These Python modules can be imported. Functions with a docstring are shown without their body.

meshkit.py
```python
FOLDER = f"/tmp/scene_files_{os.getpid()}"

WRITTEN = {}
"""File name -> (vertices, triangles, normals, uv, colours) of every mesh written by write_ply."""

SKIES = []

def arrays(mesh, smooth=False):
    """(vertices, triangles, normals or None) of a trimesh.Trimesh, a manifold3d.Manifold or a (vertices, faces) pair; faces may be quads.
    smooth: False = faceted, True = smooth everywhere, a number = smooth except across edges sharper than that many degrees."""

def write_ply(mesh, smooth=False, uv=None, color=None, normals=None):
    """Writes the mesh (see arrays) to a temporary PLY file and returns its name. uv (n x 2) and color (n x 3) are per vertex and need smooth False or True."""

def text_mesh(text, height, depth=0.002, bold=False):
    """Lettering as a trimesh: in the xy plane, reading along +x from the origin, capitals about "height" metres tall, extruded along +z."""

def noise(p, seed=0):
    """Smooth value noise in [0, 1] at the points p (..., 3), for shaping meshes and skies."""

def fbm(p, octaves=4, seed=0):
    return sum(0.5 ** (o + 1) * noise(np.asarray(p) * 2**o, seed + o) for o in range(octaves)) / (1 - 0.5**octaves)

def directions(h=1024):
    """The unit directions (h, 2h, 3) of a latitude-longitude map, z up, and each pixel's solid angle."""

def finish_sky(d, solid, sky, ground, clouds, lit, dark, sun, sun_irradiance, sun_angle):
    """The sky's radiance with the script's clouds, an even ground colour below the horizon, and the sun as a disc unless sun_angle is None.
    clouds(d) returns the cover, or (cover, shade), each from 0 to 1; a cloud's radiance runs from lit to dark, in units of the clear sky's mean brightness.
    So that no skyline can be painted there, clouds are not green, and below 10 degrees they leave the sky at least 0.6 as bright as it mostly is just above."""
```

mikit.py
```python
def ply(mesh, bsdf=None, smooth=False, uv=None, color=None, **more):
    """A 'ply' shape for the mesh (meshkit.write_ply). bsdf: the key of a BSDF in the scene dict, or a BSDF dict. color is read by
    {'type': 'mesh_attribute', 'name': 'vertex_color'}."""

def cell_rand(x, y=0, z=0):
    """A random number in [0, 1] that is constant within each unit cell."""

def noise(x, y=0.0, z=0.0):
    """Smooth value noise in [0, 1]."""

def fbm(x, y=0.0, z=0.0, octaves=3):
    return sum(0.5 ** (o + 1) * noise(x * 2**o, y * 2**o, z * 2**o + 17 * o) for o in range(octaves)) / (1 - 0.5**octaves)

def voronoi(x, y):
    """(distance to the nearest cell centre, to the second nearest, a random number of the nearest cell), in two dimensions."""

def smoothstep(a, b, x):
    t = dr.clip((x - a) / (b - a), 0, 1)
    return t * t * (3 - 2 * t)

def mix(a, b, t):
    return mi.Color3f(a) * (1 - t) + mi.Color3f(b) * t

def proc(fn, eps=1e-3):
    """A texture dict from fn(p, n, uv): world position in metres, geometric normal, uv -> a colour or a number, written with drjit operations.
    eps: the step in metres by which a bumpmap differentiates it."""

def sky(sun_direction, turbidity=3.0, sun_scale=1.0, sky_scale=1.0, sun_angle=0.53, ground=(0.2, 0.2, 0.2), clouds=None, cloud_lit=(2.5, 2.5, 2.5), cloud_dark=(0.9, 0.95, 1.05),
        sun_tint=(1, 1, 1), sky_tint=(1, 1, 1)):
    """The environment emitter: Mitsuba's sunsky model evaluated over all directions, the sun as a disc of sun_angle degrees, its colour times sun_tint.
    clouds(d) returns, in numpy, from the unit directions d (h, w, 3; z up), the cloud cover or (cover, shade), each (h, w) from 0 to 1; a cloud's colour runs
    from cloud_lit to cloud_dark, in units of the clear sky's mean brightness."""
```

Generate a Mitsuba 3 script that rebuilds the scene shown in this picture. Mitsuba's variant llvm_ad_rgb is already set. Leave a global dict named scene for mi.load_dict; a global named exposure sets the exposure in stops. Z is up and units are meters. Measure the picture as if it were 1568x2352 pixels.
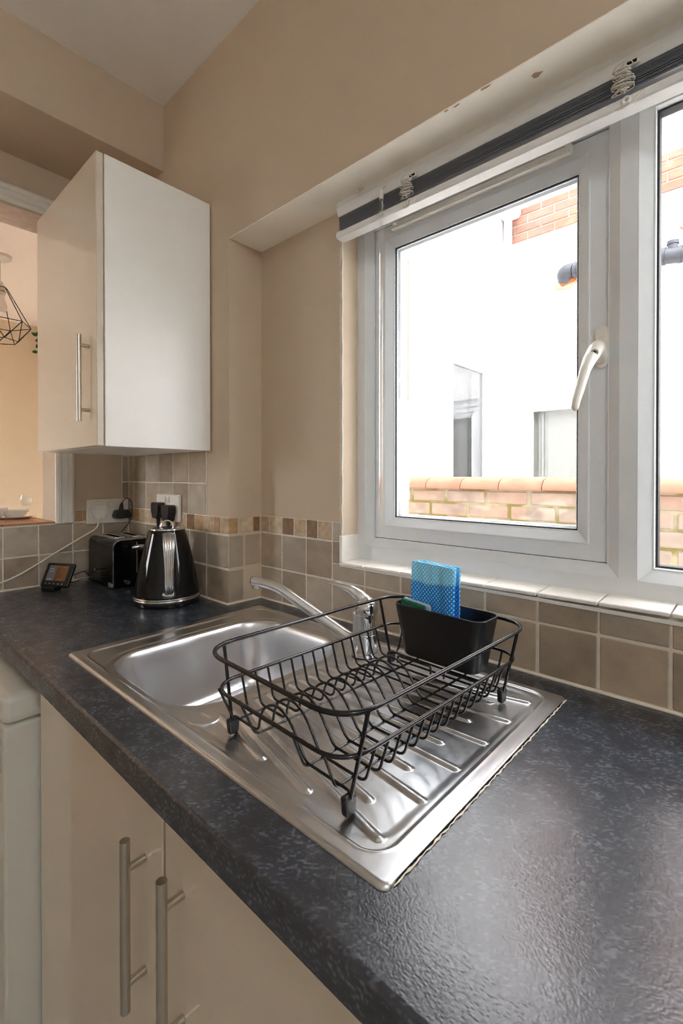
import math, random
import numpy as np, trimesh, manifold3d as m3
import drjit as dr, mitsuba as mi
import mikit, meshkit
from mikit import noise, fbm, smoothstep, mix, cell_rand
from shapely.geometry import Polygon, box as sbox, LineString

T = mi.ScalarTransform4f
rng = np.random.default_rng(7)
scene, labels = {}, {}

# ---------------------------------------------------------------- camera, sky, lamps, exposure
CAM = np.array([1.7783, -0.8713, 1.2640]); YAW, PITCH, F = 0.8283, 0.0074, 1080.15
fwd = np.array([-math.cos(YAW) * math.cos(PITCH), math.sin(YAW) * math.cos(PITCH), -math.sin(PITCH)])
scene['camera'] = {'type': 'perspective', 'fov_axis': 'x', 'fov': 2 * math.degrees(math.atan(784 / F)), 'near_clip': 0.02, 'far_clip': 200.0,
                   'principal_point_offset_x': 0.0, 'principal_point_offset_y': (1176 - 1100.8) / 2352,
                   'to_world': T().look_at(origin=CAM.tolist(), target=(CAM + fwd).tolist(), up=[0, 0, 1])}
exposure = 1.95
SKY = 41.0
scene['sky'] = mikit.sky((0.3, -0.5, 0.8), sun_scale=0.0, sky_scale=SKY, clouds=lambda d: np.full(d.shape[:2], 0.92), cloud_lit=(1.0, 1.0, 1.0), cloud_dark=(0.95, 1.0, 1.05), ground=(0.25, 0.24, 0.23))
UNSEEN_LAMP_POWER = 14.5  # brightness of the unseen globe lighting the kitchen

# ---------------------------------------------------------------- materials
def lin(r, g, b):
    return [((c / 255 + 0.055) / 1.055) ** 2.4 if c > 10 else c / 255 / 12.92 for c in (r, g, b)]
def rgb(c): return {'type': 'rgb', 'value': list(map(float, c))}
def principled(name, color, rough=0.5, spec=0.5, metallic=0.0, bump=None, bscale=1.0, **more):
    col = color if isinstance(color, dict) else rgb(color)
    b = {'type': 'principled', 'base_color': col, 'roughness': rough, 'metallic': metallic, **more}
    if not metallic and 'eta' not in more: b['specular'] = spec
    if bump is not None: b = {'type': 'bumpmap', 'arbitrary': bump, 'scale': bscale, 'bsdf': b}
    scene[name] = {'type': 'twosided', 'bsdf': b}
    return name
V = lambda c: mi.Color3f(*[float(x) for x in c])

WALLC = lin(193, 174, 152)
def paint_fn(base, amp=0.05):
    def f(p, n, uv):
        t = fbm(p.x * 2.3 + 3, p.y * 2.3, p.z * 2.3)
        return mi.Color3f(V(base)) * (1 - amp + 2 * amp * t)
    return f
plaster_bump = mikit.proc(lambda p, n, uv: fbm(p.x * 60, p.y * 60, p.z * 60, 2) * 0.0007, eps=2e-3)
principled('wall_paint', mikit.proc(paint_fn(WALLC)), 0.7, 0.25)
principled('soffit_paint', mikit.proc(paint_fn(lin(242, 234, 220), 0.02)), 0.7, 0.25)
principled('ceiling_paint', rgb(lin(232, 228, 220)), 0.8, 0.2)
principled('white_paint', rgb(lin(232, 230, 224)), 0.6, 0.3)
principled('trim_paint', rgb(lin(215, 210, 200)), 0.35, 0.4)
principled('dining_paint', rgb(lin(222, 206, 182)), 0.75, 0.2)
principled('dining_ceiling_paint', rgb(lin(240, 230, 220)), 0.8, 0.2)
principled('lintel_texture', mikit.proc(lambda p, n, uv: mi.Color3f(V(lin(205, 185, 172))) * (0.85 + 0.3 * fbm(p.x * 60, p.y * 60, p.z * 60))), 0.8, 0.2)
principled('floor_vinyl', rgb(lin(172, 172, 172)), 0.45, 0.4)

TILES, MOSAICS = [], []
def tile_fn(base):
    def f(p, n, uv):
        m = fbm(p.x * 22, p.y * 22, p.z * 22, 3)
        t = noise(p.x * 260, p.y * 260, p.z * 260)
        edge = fbm(p.x * 7 + 9, p.y * 7, p.z * 7)
        return mi.Color3f(V(base)) * (0.76 + 0.45 * m) * (0.9 + 0.16 * edge) * (1 - 0.08 * smoothstep(0.72, 0.95, t))
    return f
for i, c in enumerate(((170, 152, 131), (160, 147, 131), (174, 161, 144), (152, 136, 118))): TILES.append(principled(f'tile_glaze_{i}', mikit.proc(tile_fn(lin(*c))), 0.36, 0.5))
def mosaic_fn(base):
    def f(p, n, uv): return mi.Color3f(V(base)) * (0.72 + 0.55 * fbm(p.x * 80, p.y * 80, p.z * 80, 3))
    return f
for i, c in enumerate(((194, 174, 146), (168, 136, 100), (128, 96, 70), (182, 158, 128))): MOSAICS.append(principled(f'mosaic_stone_{i}', mikit.proc(mosaic_fn(lin(*c))), 0.30, 0.55))
principled('grout', mikit.proc(lambda p, n, uv: mi.Color3f(V(lin(214, 205, 190))) * (0.82 + 0.3 * fbm(p.x * 70, p.y * 70, p.z * 70))), 0.85, 0.2)
principled('sealant', rgb(lin(225, 215, 198)), 0.5, 0.4)
principled('ledge_glaze', mikit.proc(lambda p, n, uv: mi.Color3f(V(lin(238, 234, 226))) * (0.9 + 0.14 * fbm(p.x * 30, p.y * 30, p.z * 30))), 0.3, 0.5)
principled('terracotta', mikit.proc(lambda p, n, uv: mi.Color3f(V(lin(178, 128, 92))) * (0.7 + 0.5 * fbm(p.x * 25, p.y * 25, p.z * 25))), 0.3, 0.5)
principled('upvc', rgb(lin(226, 230, 233)), 0.3, 0.5)
principled('gasket', rgb((0.02, 0.022, 0.025)), 0.5, 0.4)
principled('cabinet_white', rgb(lin(238, 236, 231)), 0.33, 0.5)
principled('door_gloss', rgb(lin(206, 193, 176)), 0.05, 0.5, clearcoat=1.0, clearcoat_gloss=0.95)
principled('appliance_white', rgb(lin(205, 203, 194)), 0.3, 0.5)

def worktop_fn(p, n, uv):
    u, v = p.x * 0.80 + p.y * 0.60, p.y * 0.80 - p.x * 0.60
    a = noise(u * 270, v * 430, p.z * 300)
    b = fbm(p.x * 45, p.y * 45, p.z * 45, 2)
    c = noise(u * 330 + 7, v * 520, p.z * 300)
    f = smoothstep(0.50, 0.90, a) * smoothstep(0.30, 0.65, b)
    g = smoothstep(0.70, 0.95, c)
    return mix(mix((0.0095, 0.0135, 0.0205), (0.024, 0.032, 0.045), b), (0.085, 0.100, 0.126), dr.minimum(f * 0.85 + g * 0.25, 1))
worktop_bump = mikit.proc(lambda p, n, uv: noise(p.x * 650, p.y * 650, p.z * 650) * 0.00011, eps=5e-4)
principled('worktop_laminate', mikit.proc(worktop_fn), 0.26, eta=1.82, bump=worktop_bump)

steel_bump = mikit.proc(lambda p, n, uv: noise(p.x * 40, p.y * 900, p.z * 40) * 0.00002 + fbm(p.x * 9, p.y * 9, p.z * 9, 2) * 0.0006, eps=1.2e-3)
principled('steel', rgb((0.69, 0.70, 0.715)), 0.28, metallic=1.0, bump=steel_bump)
principled('steel_bowl', rgb((0.68, 0.69, 0.71)), 0.28, metallic=1.0, bump=steel_bump)
principled('engraving', rgb((0.82, 0.82, 0.80)), 0.35, metallic=1.0)
principled('chrome', rgb((0.76, 0.76, 0.77)), 0.05, metallic=1.0)
principled('nickel', rgb((0.56, 0.52, 0.45)), 0.28, metallic=1.0)
principled('black_gloss', rgb((0.003, 0.003, 0.0035)), 0.06, 0.40)
principled('wire_coating', rgb((0.004, 0.004, 0.005)), 0.16, 0.5)
principled('black_plastic', rgb((0.008, 0.008, 0.009)), 0.33, 0.45)
principled('dark_slot', rgb((0.004, 0.004, 0.004)), 0.7, 0.2)
principled('white_plastic', rgb(lin(220, 214, 204)), 0.3, 0.5)
principled('handle_white', rgb(lin(232, 228, 220)), 0.28, 0.5)
principled('blind_white', rgb(lin(226, 226, 224)), 0.28, 0.5)
principled('slat_grey', rgb(lin(128, 131, 135)), 0.35, 0.5)
principled('cord_white', rgb(lin(214, 208, 198)), 0.7, 0.3)
principled('screen_grey', rgb(lin(108, 108, 112)), 0.15, 0.5)
principled('screen_brown', rgb(lin(112, 72, 38)), 0.15, 0.5)
principled('china', rgb(lin(236, 234, 230)), 0.12, 0.5)
def cloth_fn(p, n, uv):
    a = p.x * 0.98 + p.y * 0.2
    u, v = (a + p.z * 0.85) * 152, (a - p.z * 0.85) * 152
    du, dv = dr.abs(u - dr.floor(u) - 0.5), dr.abs(v - dr.floor(v) - 0.5)
    dot = smoothstep(0.16, 0.30, du) * smoothstep(0.16, 0.30, dv)
    thin = smoothstep(1.072, 1.080, p.z + 0.006 * noise(p.x * 40, p.y * 40, 0))   # paler colour painted in for light through the single top layer
    return mix(mix((0.006, 0.19, 0.62), (0.34, 0.66, 0.88), dot * 0.85), mix((0.16, 0.56, 0.86), (0.62, 0.86, 0.95), dot * 0.85), thin)
principled('cloth_blue', mikit.proc(cloth_fn), 0.8, 0.2)
principled('cloth_edge', rgb((0.55, 0.80, 0.93)), 0.8, 0.2)
principled('scourer_green', mikit.proc(lambda p, n, uv: mix((0.008, 0.06, 0.035), (0.05, 0.22, 0.14), noise(p.x * 600, p.y * 600, p.z * 600))), 0.9, 0.1)
principled('sponge_pale', rgb(lin(176, 190, 205)), 0.9, 0.1)
principled('leaf_green', rgb((0.03, 0.11, 0.015)), 0.5, 0.4)
principled('render_white', mikit.proc(lambda p, n, uv: mi.Color3f(V(lin(222, 222, 221))) * (0.94 + 0.08 * fbm(p.x * 1.2, p.y * 1.2, p.z * 1.2))), 0.85, 0.2)
def brick_fn(lo, hi, moss):
    def f(p, n, uv):
        k = cell_rand(dr.floor(p.x * 4.2 + 0.3), dr.floor(p.z * 13.2), 5)
        m = fbm(p.x * 14, p.y * 14, p.z * 14, 3)
        c = mix(lo, hi, smoothstep(0.2, 0.85, k)) * (0.65 + 0.6 * m)
        return mix(c, moss, smoothstep(0.6, 0.75, fbm(p.x * 9 + 4, p.y * 9, p.z * 9)) * 0.55)
    return f
principled('brick_old', mikit.proc(brick_fn(lin(138, 122, 110), lin(152, 124, 106), lin(158, 150, 134))), 0.9, 0.2)
principled('brick_red', mikit.proc(brick_fn(lin(122, 94, 82), lin(146, 92, 74), lin(138, 106, 92))), 0.9, 0.2)
principled('coping_clay', mikit.proc(lambda p, n, uv: mi.Color3f(V(lin(148, 104, 84))) * (0.8 + 0.4 * fbm(p.x * 12, p.y * 12, p.z * 12))), 0.8, 0.2)
principled('mortar_mossy', mikit.proc(lambda p, n, uv: mix(lin(146, 136, 112), lin(112, 102, 56), smoothstep(0.4, 0.65, fbm(p.x * 11, p.y * 11, p.z * 11)))), 0.95, 0.1)
principled('mortar_pale', rgb(lin(150, 130, 116)), 0.95, 0.1)
principled('pipe_grey', mikit.proc(lambda p, n, uv: mi.Color3f(V(lin(52, 55, 61))) * (0.7 + 0.6 * fbm(p.x * 20, p.y * 20, p.z * 20))), 0.45, 0.4)
principled('pipe_orange', rgb(lin(156, 76, 32)), 0.6, 0.3)
principled('paving', rgb(lin(214, 211, 204)), 0.9, 0.2)
principled('window_dark', rgb(lin(30, 33, 37)), 0.2, 0.5)
principled('curtain_pale', rgb(lin(128, 130, 124)), 0.8, 0.2)
principled('curtain_pink', rgb(lin(140, 106, 98)), 0.8, 0.2)
principled('crack_brown', rgb(lin(170, 140, 112)), 0.9, 0.1)
scene['pane_glass'] = {'type': 'thindielectric', 'int_ior': 1.5}
scene['far_glass'] = {'type': 'thindielectric', 'int_ior': 1.33}
scene['clear_glass'] = {'type': 'dielectric', 'int_ior': 1.5}
scene['acrylic'] = {'type': 'dielectric', 'int_ior': 1.49}

# ---------------------------------------------------------------- mesh helpers
def cat(*ms):
    flat = []
    for m in ms: flat += list(m) if isinstance(m, (list, tuple)) else [m]
    return trimesh.util.concatenate(flat)
def bx(x0, x1, y0, y1, z0, z1):
    m = trimesh.creation.box((abs(x1 - x0), abs(y1 - y0), abs(z1 - z0)))
    m.apply_translation(((x0 + x1) / 2, (y0 + y1) / 2, (z0 + z1) / 2)); return m
def cbx(x0, x1, y0, y1, z0, z1, c=0.002):
    """box with chamfered edges (24 vertices)"""
    P = []
    X, Y, Z = sorted((x0, x1)), sorted((y0, y1)), sorted((z0, z1))
    c = min(c, (X[1] - X[0]) / 2.1, (Y[1] - Y[0]) / 2.1, (Z[1] - Z[0]) / 2.1)
    for i in (0, 1):
        for j in (0, 1):
            for k in (0, 1):
                s = np.array([1 - 2 * i, 1 - 2 * j, 1 - 2 * k]); q = np.array([X[i], Y[j], Z[k]])
                for a in range(3):
                    e = s * c; e[a] = 0; P.append(q + e)
    return trimesh.convex.convex_hull(np.array(P))
def rbx(x0, x1, y0, y1, z0, z1, r=0.005, n=12):
    s = m3.Manifold.sphere(r, n)
    X, Y, Z = sorted((x0, x1)), sorted((y0, y1)), sorted((z0, z1))
    parts = [s.translate((x, y, z)) for x in (X[0] + r, X[1] - r) for y in (Y[0] + r, Y[1] - r) for z in (Z[0] + r, Z[1] - r)]
    return tm(m3.Manifold.batch_hull(parts))
def tm(m):
    q = m.to_mesh(); return trimesh.Trimesh(q.vert_properties[:, :3], q.tri_verts, process=False)
def mf(t): return m3.Manifold(m3.Mesh(np.asarray(t.vertices, np.float32), np.asarray(t.faces, np.uint32)))
def sweep(path, r, sides=8, closed=False, rx=None):
    """round tube along a path, r a number or one per point"""
    p = np.asarray(path, float); n = len(p)
    if closed: t = np.roll(p, -1, 0) - np.roll(p, 1, 0)
    else: t = np.gradient(p, axis=0)
    t /= np.linalg.norm(t, axis=1, keepdims=True) + 1e-12
    a = np.cross(t[0], [0, 0, 1.0] if abs(t[0][2]) < 0.9 else [1.0, 0, 0]); A = []
    for k in range(n):
        a = a - t[k] * (a @ t[k]); a /= np.linalg.norm(a) + 1e-12; A.append(a)
    A = np.array(A); B = np.cross(t, A)
    R = np.broadcast_to(r, (n,)); ang = np.arange(sides) * 2 * np.pi / sides
    RX = R if rx is None else np.broadcast_to(rx, (n,))
    v = p[:, None] + R[:, None, None] * np.cos(ang)[None, :, None] * A[:, None] + RX[:, None, None] * np.sin(ang)[None, :, None] * B[:, None]
    v = v.reshape(-1, 3); f = []
    for i in range(n if closed else n - 1):
        for j in range(sides):
            i2 = (i + 1) % n; a0, b0, c0, d0 = i * sides + j, i * sides + (j + 1) % sides, i2 * sides + (j + 1) % sides, i2 * sides + j
            f += [[a0, b0, c0], [a0, c0, d0]]
    if not closed:
        v = np.vstack([v, p[0], p[-1]]); c0, c1 = len(v) - 2, len(v) - 1
        for j in range(sides):
            f += [[c0, (j + 1) % sides, j], [c1, (n - 1) * sides + j, (n - 1) * sides + (j + 1) % sides]]
    return trimesh.Trimesh(v, f, process=False)
def fillet(pts, r, n=5, closed=False):
    """round the corners of a polyline"""
    P = [np.asarray(q, float) for q in pts]; out = []; N = len(P)
    for i in range(N):
        if not closed and i in (0, N - 1): out.append(P[i]); continue
        a, b, c = P[i - 1], P[i], P[(i + 1) % N]
        u, w = a - b, c - b; lu, lw = np.linalg.norm(u), np.linalg.norm(w); d = min(r, lu * 0.48, lw * 0.48)
        p0, p1 = b + u / lu * d, b + w / lw * d
        for k in range(n + 1):
            s = k / n; out.append((1 - s) ** 2 * p0 + 2 * s * (1 - s) * b + s * s * p1)
    return np.array(out)
def smooth_path(pts, n=8):
    from scipy.interpolate import CubicSpline
    P = np.asarray(pts, float); t = np.r_[0, np.cumsum(np.linalg.norm(np.diff(P, axis=0), axis=1))]
    return CubicSpline(t, P)(np.linspace(0, t[-1], n * (len(P) - 1) + 1))
def lathe(prof, n=48, at=(0, 0, 0)):
    m = trimesh.creation.revolve(np.asarray(prof, float), sections=n); m.apply_translation(at)
    trimesh.repair.fix_normals(m); return m
def cyl(p0, p1, r, n=20):
    m = trimesh.creation.cylinder(radius=r, sections=n, segment=np.array([p0, p1], float)); return m
def prism(poly, z0, z1):
    m = trimesh.creation.extrude_polygon(poly, z1 - z0, engine='earcut'); m.apply_translation((0, 0, z0)); return m
def rrect(x0, x1, y0, y1, r, n=6):
    return sbox(x0 + r, y0 + r, x1 - r, y1 - r).buffer(r, quad_segs=n)
def ring_frame(prof, x0, x1, z0, z1):
    """mitred picture-frame: prof is a list of (inset, y); swept round the rectangle x0..x1, z0..z1"""
    v, f = [], []
    for d, y in prof: v += [(x0 + d, y, z0 + d), (x1 - d, y, z0 + d), (x1 - d, y, z1 - d), (x0 + d, y, z1 - d)]
    # separate vertices for every side and facet so that edges stay crisp
    V2, F2 = [], []
    for i in range(len(prof) - 1):
        for k in range(4):
            a, b, c, d = (v[4 * i + k], v[4 * i + (k + 1) % 4], v[4 * i + 4 + (k + 1) % 4], v[4 * i + 4 + k]); n = len(V2)
            V2 += [a, b, c, d]; F2 += [[n, n + 1, n + 2], [n, n + 2, n + 3]]
    return trimesh.Trimesh(V2, F2, process=False)
def blob(m, iters=2):
    m = m.subdivide(); return m
def hull_chain(pts, rad, refine=0.004, sm=8):
    out = []
    for (a, ra), (b, rb) in zip(zip(pts[:-1], rad[:-1]), zip(pts[1:], rad[1:])):
        out.append(m3.Manifold.batch_hull([m3.Manifold.sphere(ra, 20).translate(tuple(a)), m3.Manifold.sphere(rb, 20).translate(tuple(b))]))
    m = m3.Manifold.batch_boolean(out, m3.OpType.Add).refine_to_length(refine); t = tm(m); t.merge_vertices()
    return trimesh.smoothing.filter_taubin(t, iterations=sm)

# ---------------------------------------------------------------- scene helpers
def free(key):
    if key not in scene and key not in labels and not any(k.startswith(key + '__') for k in scene): return key
    i = 1
    while f'{key}_{i:03d}' in scene or f'{key}_{i:03d}' in labels or any(k.startswith(f'{key}_{i:03d}__') for k in scene): i += 1
    return f'{key}_{i:03d}'
COUNT = {}
def put(key, mesh, mat, smooth=False):
    """one entry; a taken key takes the next three-digit number"""
    n = COUNT.get(key, -1) + 1; COUNT[key] = n
    k = key if n == 0 else f'{key}_{n:03d}'
    assert k not in scene, k
    scene[k] = mikit.ply(mesh, mat, smooth=smooth) if not isinstance(mesh, dict) else mesh
    return k
def lab(key, label, category=None, group=None, kind=None):
    d = {'label': label}
    if category: d['category'] = category
    if group: d['group'] = group
    if kind: d['kind'] = kind
    labels[key] = d; return key
def structure(key, label, category=None): return lab(key, label, category, kind='structure')

# ================================================================ the setting
W1, W2, XJ = -0.1135, 0.0, 0.6512          # wall face planes by the window and the jamb of the recess
CEIL, SOF = 2.497, 1.932
PL = 0.004                                   # plaster lies 4 mm behind the tile face
XE, YE = 3.6, -2.5
put('floor', bx(-2.6, XE + .1, -3.4, 0.25, -0.06, 0.0), 'floor_vinyl'); structure('floor', 'pale grey vinyl floor out of view under the kitchen units, bounces neutral light', 'floor')  # out of view; pale grey keeps the bounced light neutral
put('ceiling', bx(-0.138, XE + .1, YE - .1, 0.1, CEIL, CEIL + 0.08), 'ceiling_paint'); structure('ceiling', 'pale grey-white kitchen ceiling', 'ceiling')

# right-hand wall: pier, wall over the recess, thin wall of the recess round the window
WX0, WX1, WZ0, WZ1 = 0.980, 2.24, 1.044, 1.925
inner = [bx(-.14, XJ, W1 + PL, 0.11, 0, CEIL), bx(XJ, 2.80, W1 + PL, 0.11, SOF, CEIL), bx(2.80, XE, W1 + PL, 0.11, 0, CEIL),
         bx(XJ, WX0, W2 + PL, 0.11, 0, SOF), bx(WX1, 2.80, W2 + PL, 0.11, 0, SOF), bx(WX0, WX1, W2 + PL, 0.11, 0, WZ0 - 0.008)]
put('wall_right', cat(inner), 'wall_paint')
structure('wall_right', 'beige painted wall with a deep window recess behind the sink', 'wall')
put('wall_right__soffit', bx(XJ, 2.80, W1 + PL + .0005, 0.058, SOF - 0.002, SOF), 'soffit_paint'); lab('wall_right__soffit', 'pale soffit over the window recess')
for x, y, w, l in ((1.4854, -.0734, .0045, .008), (1.4105, -.1065, .002, .009), (1.3547, -.1045, .0022, .006), (1.3353, -.1065, .0018, .004)):
    pts_ = [(x + l * math.cos(t) * (1 + .35 * math.sin(3 * t + x * 90)), y + w * math.sin(t) * (1 + .3 * math.cos(2 * t + x * 70))) for t in np.linspace(0, 2 * math.pi, 14)[:-1]]
    put('wall_right__paint_chip', prism(Polygon(pts_).buffer(0), SOF - .0026, SOF - .0018), 'crack_brown')
# splayed plaster reveal on the left of the window
rv = trimesh.Trimesh([(WX0, PL, 1.11), (WX0, PL, SOF - .002), (0.9705, 0.062, SOF - .002), (0.9705, 0.062, 1.11), (WX0 - .012, PL, 1.11), (WX0 - .012, PL, SOF - .002), (.9585, .062, SOF - .002), (.9585, .062, 1.11)],
                     [[0, 1, 2], [0, 2, 3], [0, 4, 5], [0, 5, 1], [3, 2, 6], [3, 6, 7], [0, 3, 7], [0, 7, 4]], process=False)
put('wall_right__reveal', rv, 'white_paint'); lab('wall_right__reveal', 'white plaster reveal beside the window')
put('wall_right__reveal_edge', sweep([(WX0 - .001 + .0015 * math.sin(k * 1.7) * math.sin(k * .6), PL - .0008, 1.12 + k * .02) for k in range(40)], 0.0016, 6), 'white_paint')
outer = [bx(-.0, 1.008, 0.115, 0.25, -.2, 4.2), bx(2.2, XE, 0.115, 0.25, -.2, 4.2), bx(1.008, 2.2, .115, .25, -.2, 1.035), bx(1.008, 2.2, .115, .25, 1.90, 4.2)]
put('wall_right__outer_leaf', cat(outer), 'render_white')
put('wall_right__jamb_crack', bx(1.0075, 1.0095, .2485, .2515, 1.05, 1.88), 'crack_brown')

# back wall with the serving hatch
HY1, HY0, HZ0, HZ1 = -0.3567, -1.75, 1.098, 2.120
XB = -PL
put('wall_back', cat([bx(-.138, XB, HY1, W1 + PL, 0, CEIL), bx(-.138, XB, YE, HY0, 0, CEIL), bx(-.138, XB, HY0, HY1, 0, HZ0), bx(-.138, XB, HY0, HY1, HZ1, CEIL)]), 'wall_paint')
structure('wall_back', 'beige painted end wall with a serving hatch to the dining room', 'wall')
put('wall_back__lintel_soffit', bx(-.137, XB - .0005, HY0, HY1, HZ1 - .004, HZ1), 'lintel_texture'); lab('wall_back__lintel_soffit', 'rough textured underside of the hatch lintel')
put('beam', bx(XB, 0.273, YE, W1 + PL, 2.28, CEIL), 'wall_paint'); structure('beam', 'beige boxed-in beam across the end wall under the ceiling', 'beam')
# architrave of the hatch
def arch_prof(w):  # (across, proud) from the opening outwards
    return [(0, 0), (0, .012), (.006, .016), (.014, .016), (.018, .012), (.034, .012), (.038, .018), (.048, .020), (w, .016), (w, 0)]
def architrave():
    v, f = [], []; P = arch_prof(.055)
    for (d, h) in P:
        v += [(XB + h, HY1 + d, 1.104), (XB + h, HY1 + d, HZ1 + .004 + d), (XB + h, HY0 - d, HZ1 + .004 + d), (XB + h, HY0 - d, 1.104)]
    V2, F2 = [], []
    for i in range(len(P) - 1):
        for k in range(3):
            n = len(V2); V2 += [v[4 * i + k], v[4 * i + k + 1], v[4 * i + 5 + k], v[4 * i + 4 + k]]; F2 += [[n, n + 1, n + 2], [n, n + 2, n + 3]]
    return trimesh.Trimesh(V2, F2, process=False)
put('trim_1', architrave(), 'trim_paint'); structure('trim_1', 'off-white moulded architrave round the serving hatch', 'architrave')
put('wall_left', cat([bx(-.138, XE + .1, YE - .12, YE, 0, CEIL)]), 'white_paint'); structure('wall_left', 'unseen white painted wall across the kitchen from the sink, bounces neutral light', 'wall')  # out of view; white so that the light it bounces stays neutral
put('wall_front', bx(XE, XE + .12, YE, W1 + PL, 0, CEIL), 'white_paint')  # out of view too, white for a neutral bounce
structure('wall_front', 'unseen white painted wall behind the viewer, bounces neutral light', 'wall')

# ---- wall tiles (each its own part)
def tile(holder, name, mat, axis, face, a0, a1, z0, z1, depth=0.008, c=0.0016):
    """axis 'y': tile in a plane y=face, a runs along x; axis 'x': plane x=face, a runs along y; the face looks to -y or +x"""
    j = rng.uniform(-.0006, .0006, 4); e = rng.uniform(-.0004, .0004)
    if axis == 'y': m = cbx(a0 + j[0], a1 + j[1], face + e, face + depth, z0 + j[2], z1 + j[3], c)
    else: m = cbx(face - depth, face + e, a0 + j[0], a1 + j[1], z0 + j[2], z1 + j[3], c)
    mat = mat if isinstance(mat, str) and mat in scene else (TILES[rng.integers(4)] if name == 'tile' else MOSAICS[rng.integers(4)])
    put(f'{holder}__{name}', m, mat)
G = 0.0022
rows = [(0.9035, 0.9985), (1.0005, 1.0955)]
# grout beds (slightly behind the tile faces)
put('wall_right__grout', cat([bx(0, XJ - .002, W1 + .0016, W1 + PL + .001, .898, 1.146), bx(0.0, .536, W1 + .0016, W1 + PL + .001, 1.146, 1.345),
                              bx(XJ - PL - .001, XJ - .0016, W1 + .0016, W2 + .002, .898, 1.146), bx(XJ - .0016, .9795, W2 + .0016, W2 + PL + .001, .898, 1.146),
                              bx(.9795, 2.80, W2 + .0016, W2 + PL + .001, .898, 1.0415)]), 'grout')
put('wall_back__grout', cat([bx(XB - .001, -.0016, -1.9, W1 + .002, .898, 1.0965 + .006), bx(XB - .001, -.0016, -.3, W1 + .002, 1.1, 1.146), bx(XB - .001, -.0016, -.137, W1 + .002, 1.146, 1.342)]), 'grout')
cols_low = [.004, .1395, .2388, .3382, .4385, .5385, XJ]
for z0, z1 in rows:
    for a, b in zip(cols_low[:-1], cols_low[1:]): tile('wall_right', 'tile', 'tile_glaze', 'y', W1, a + G, b - G + (.002 if b == XJ else 0), z0 + G, z1 - G)
cols_up = [.004, .0453, .1418, .2393, .3348, .4314, .5355]
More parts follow.
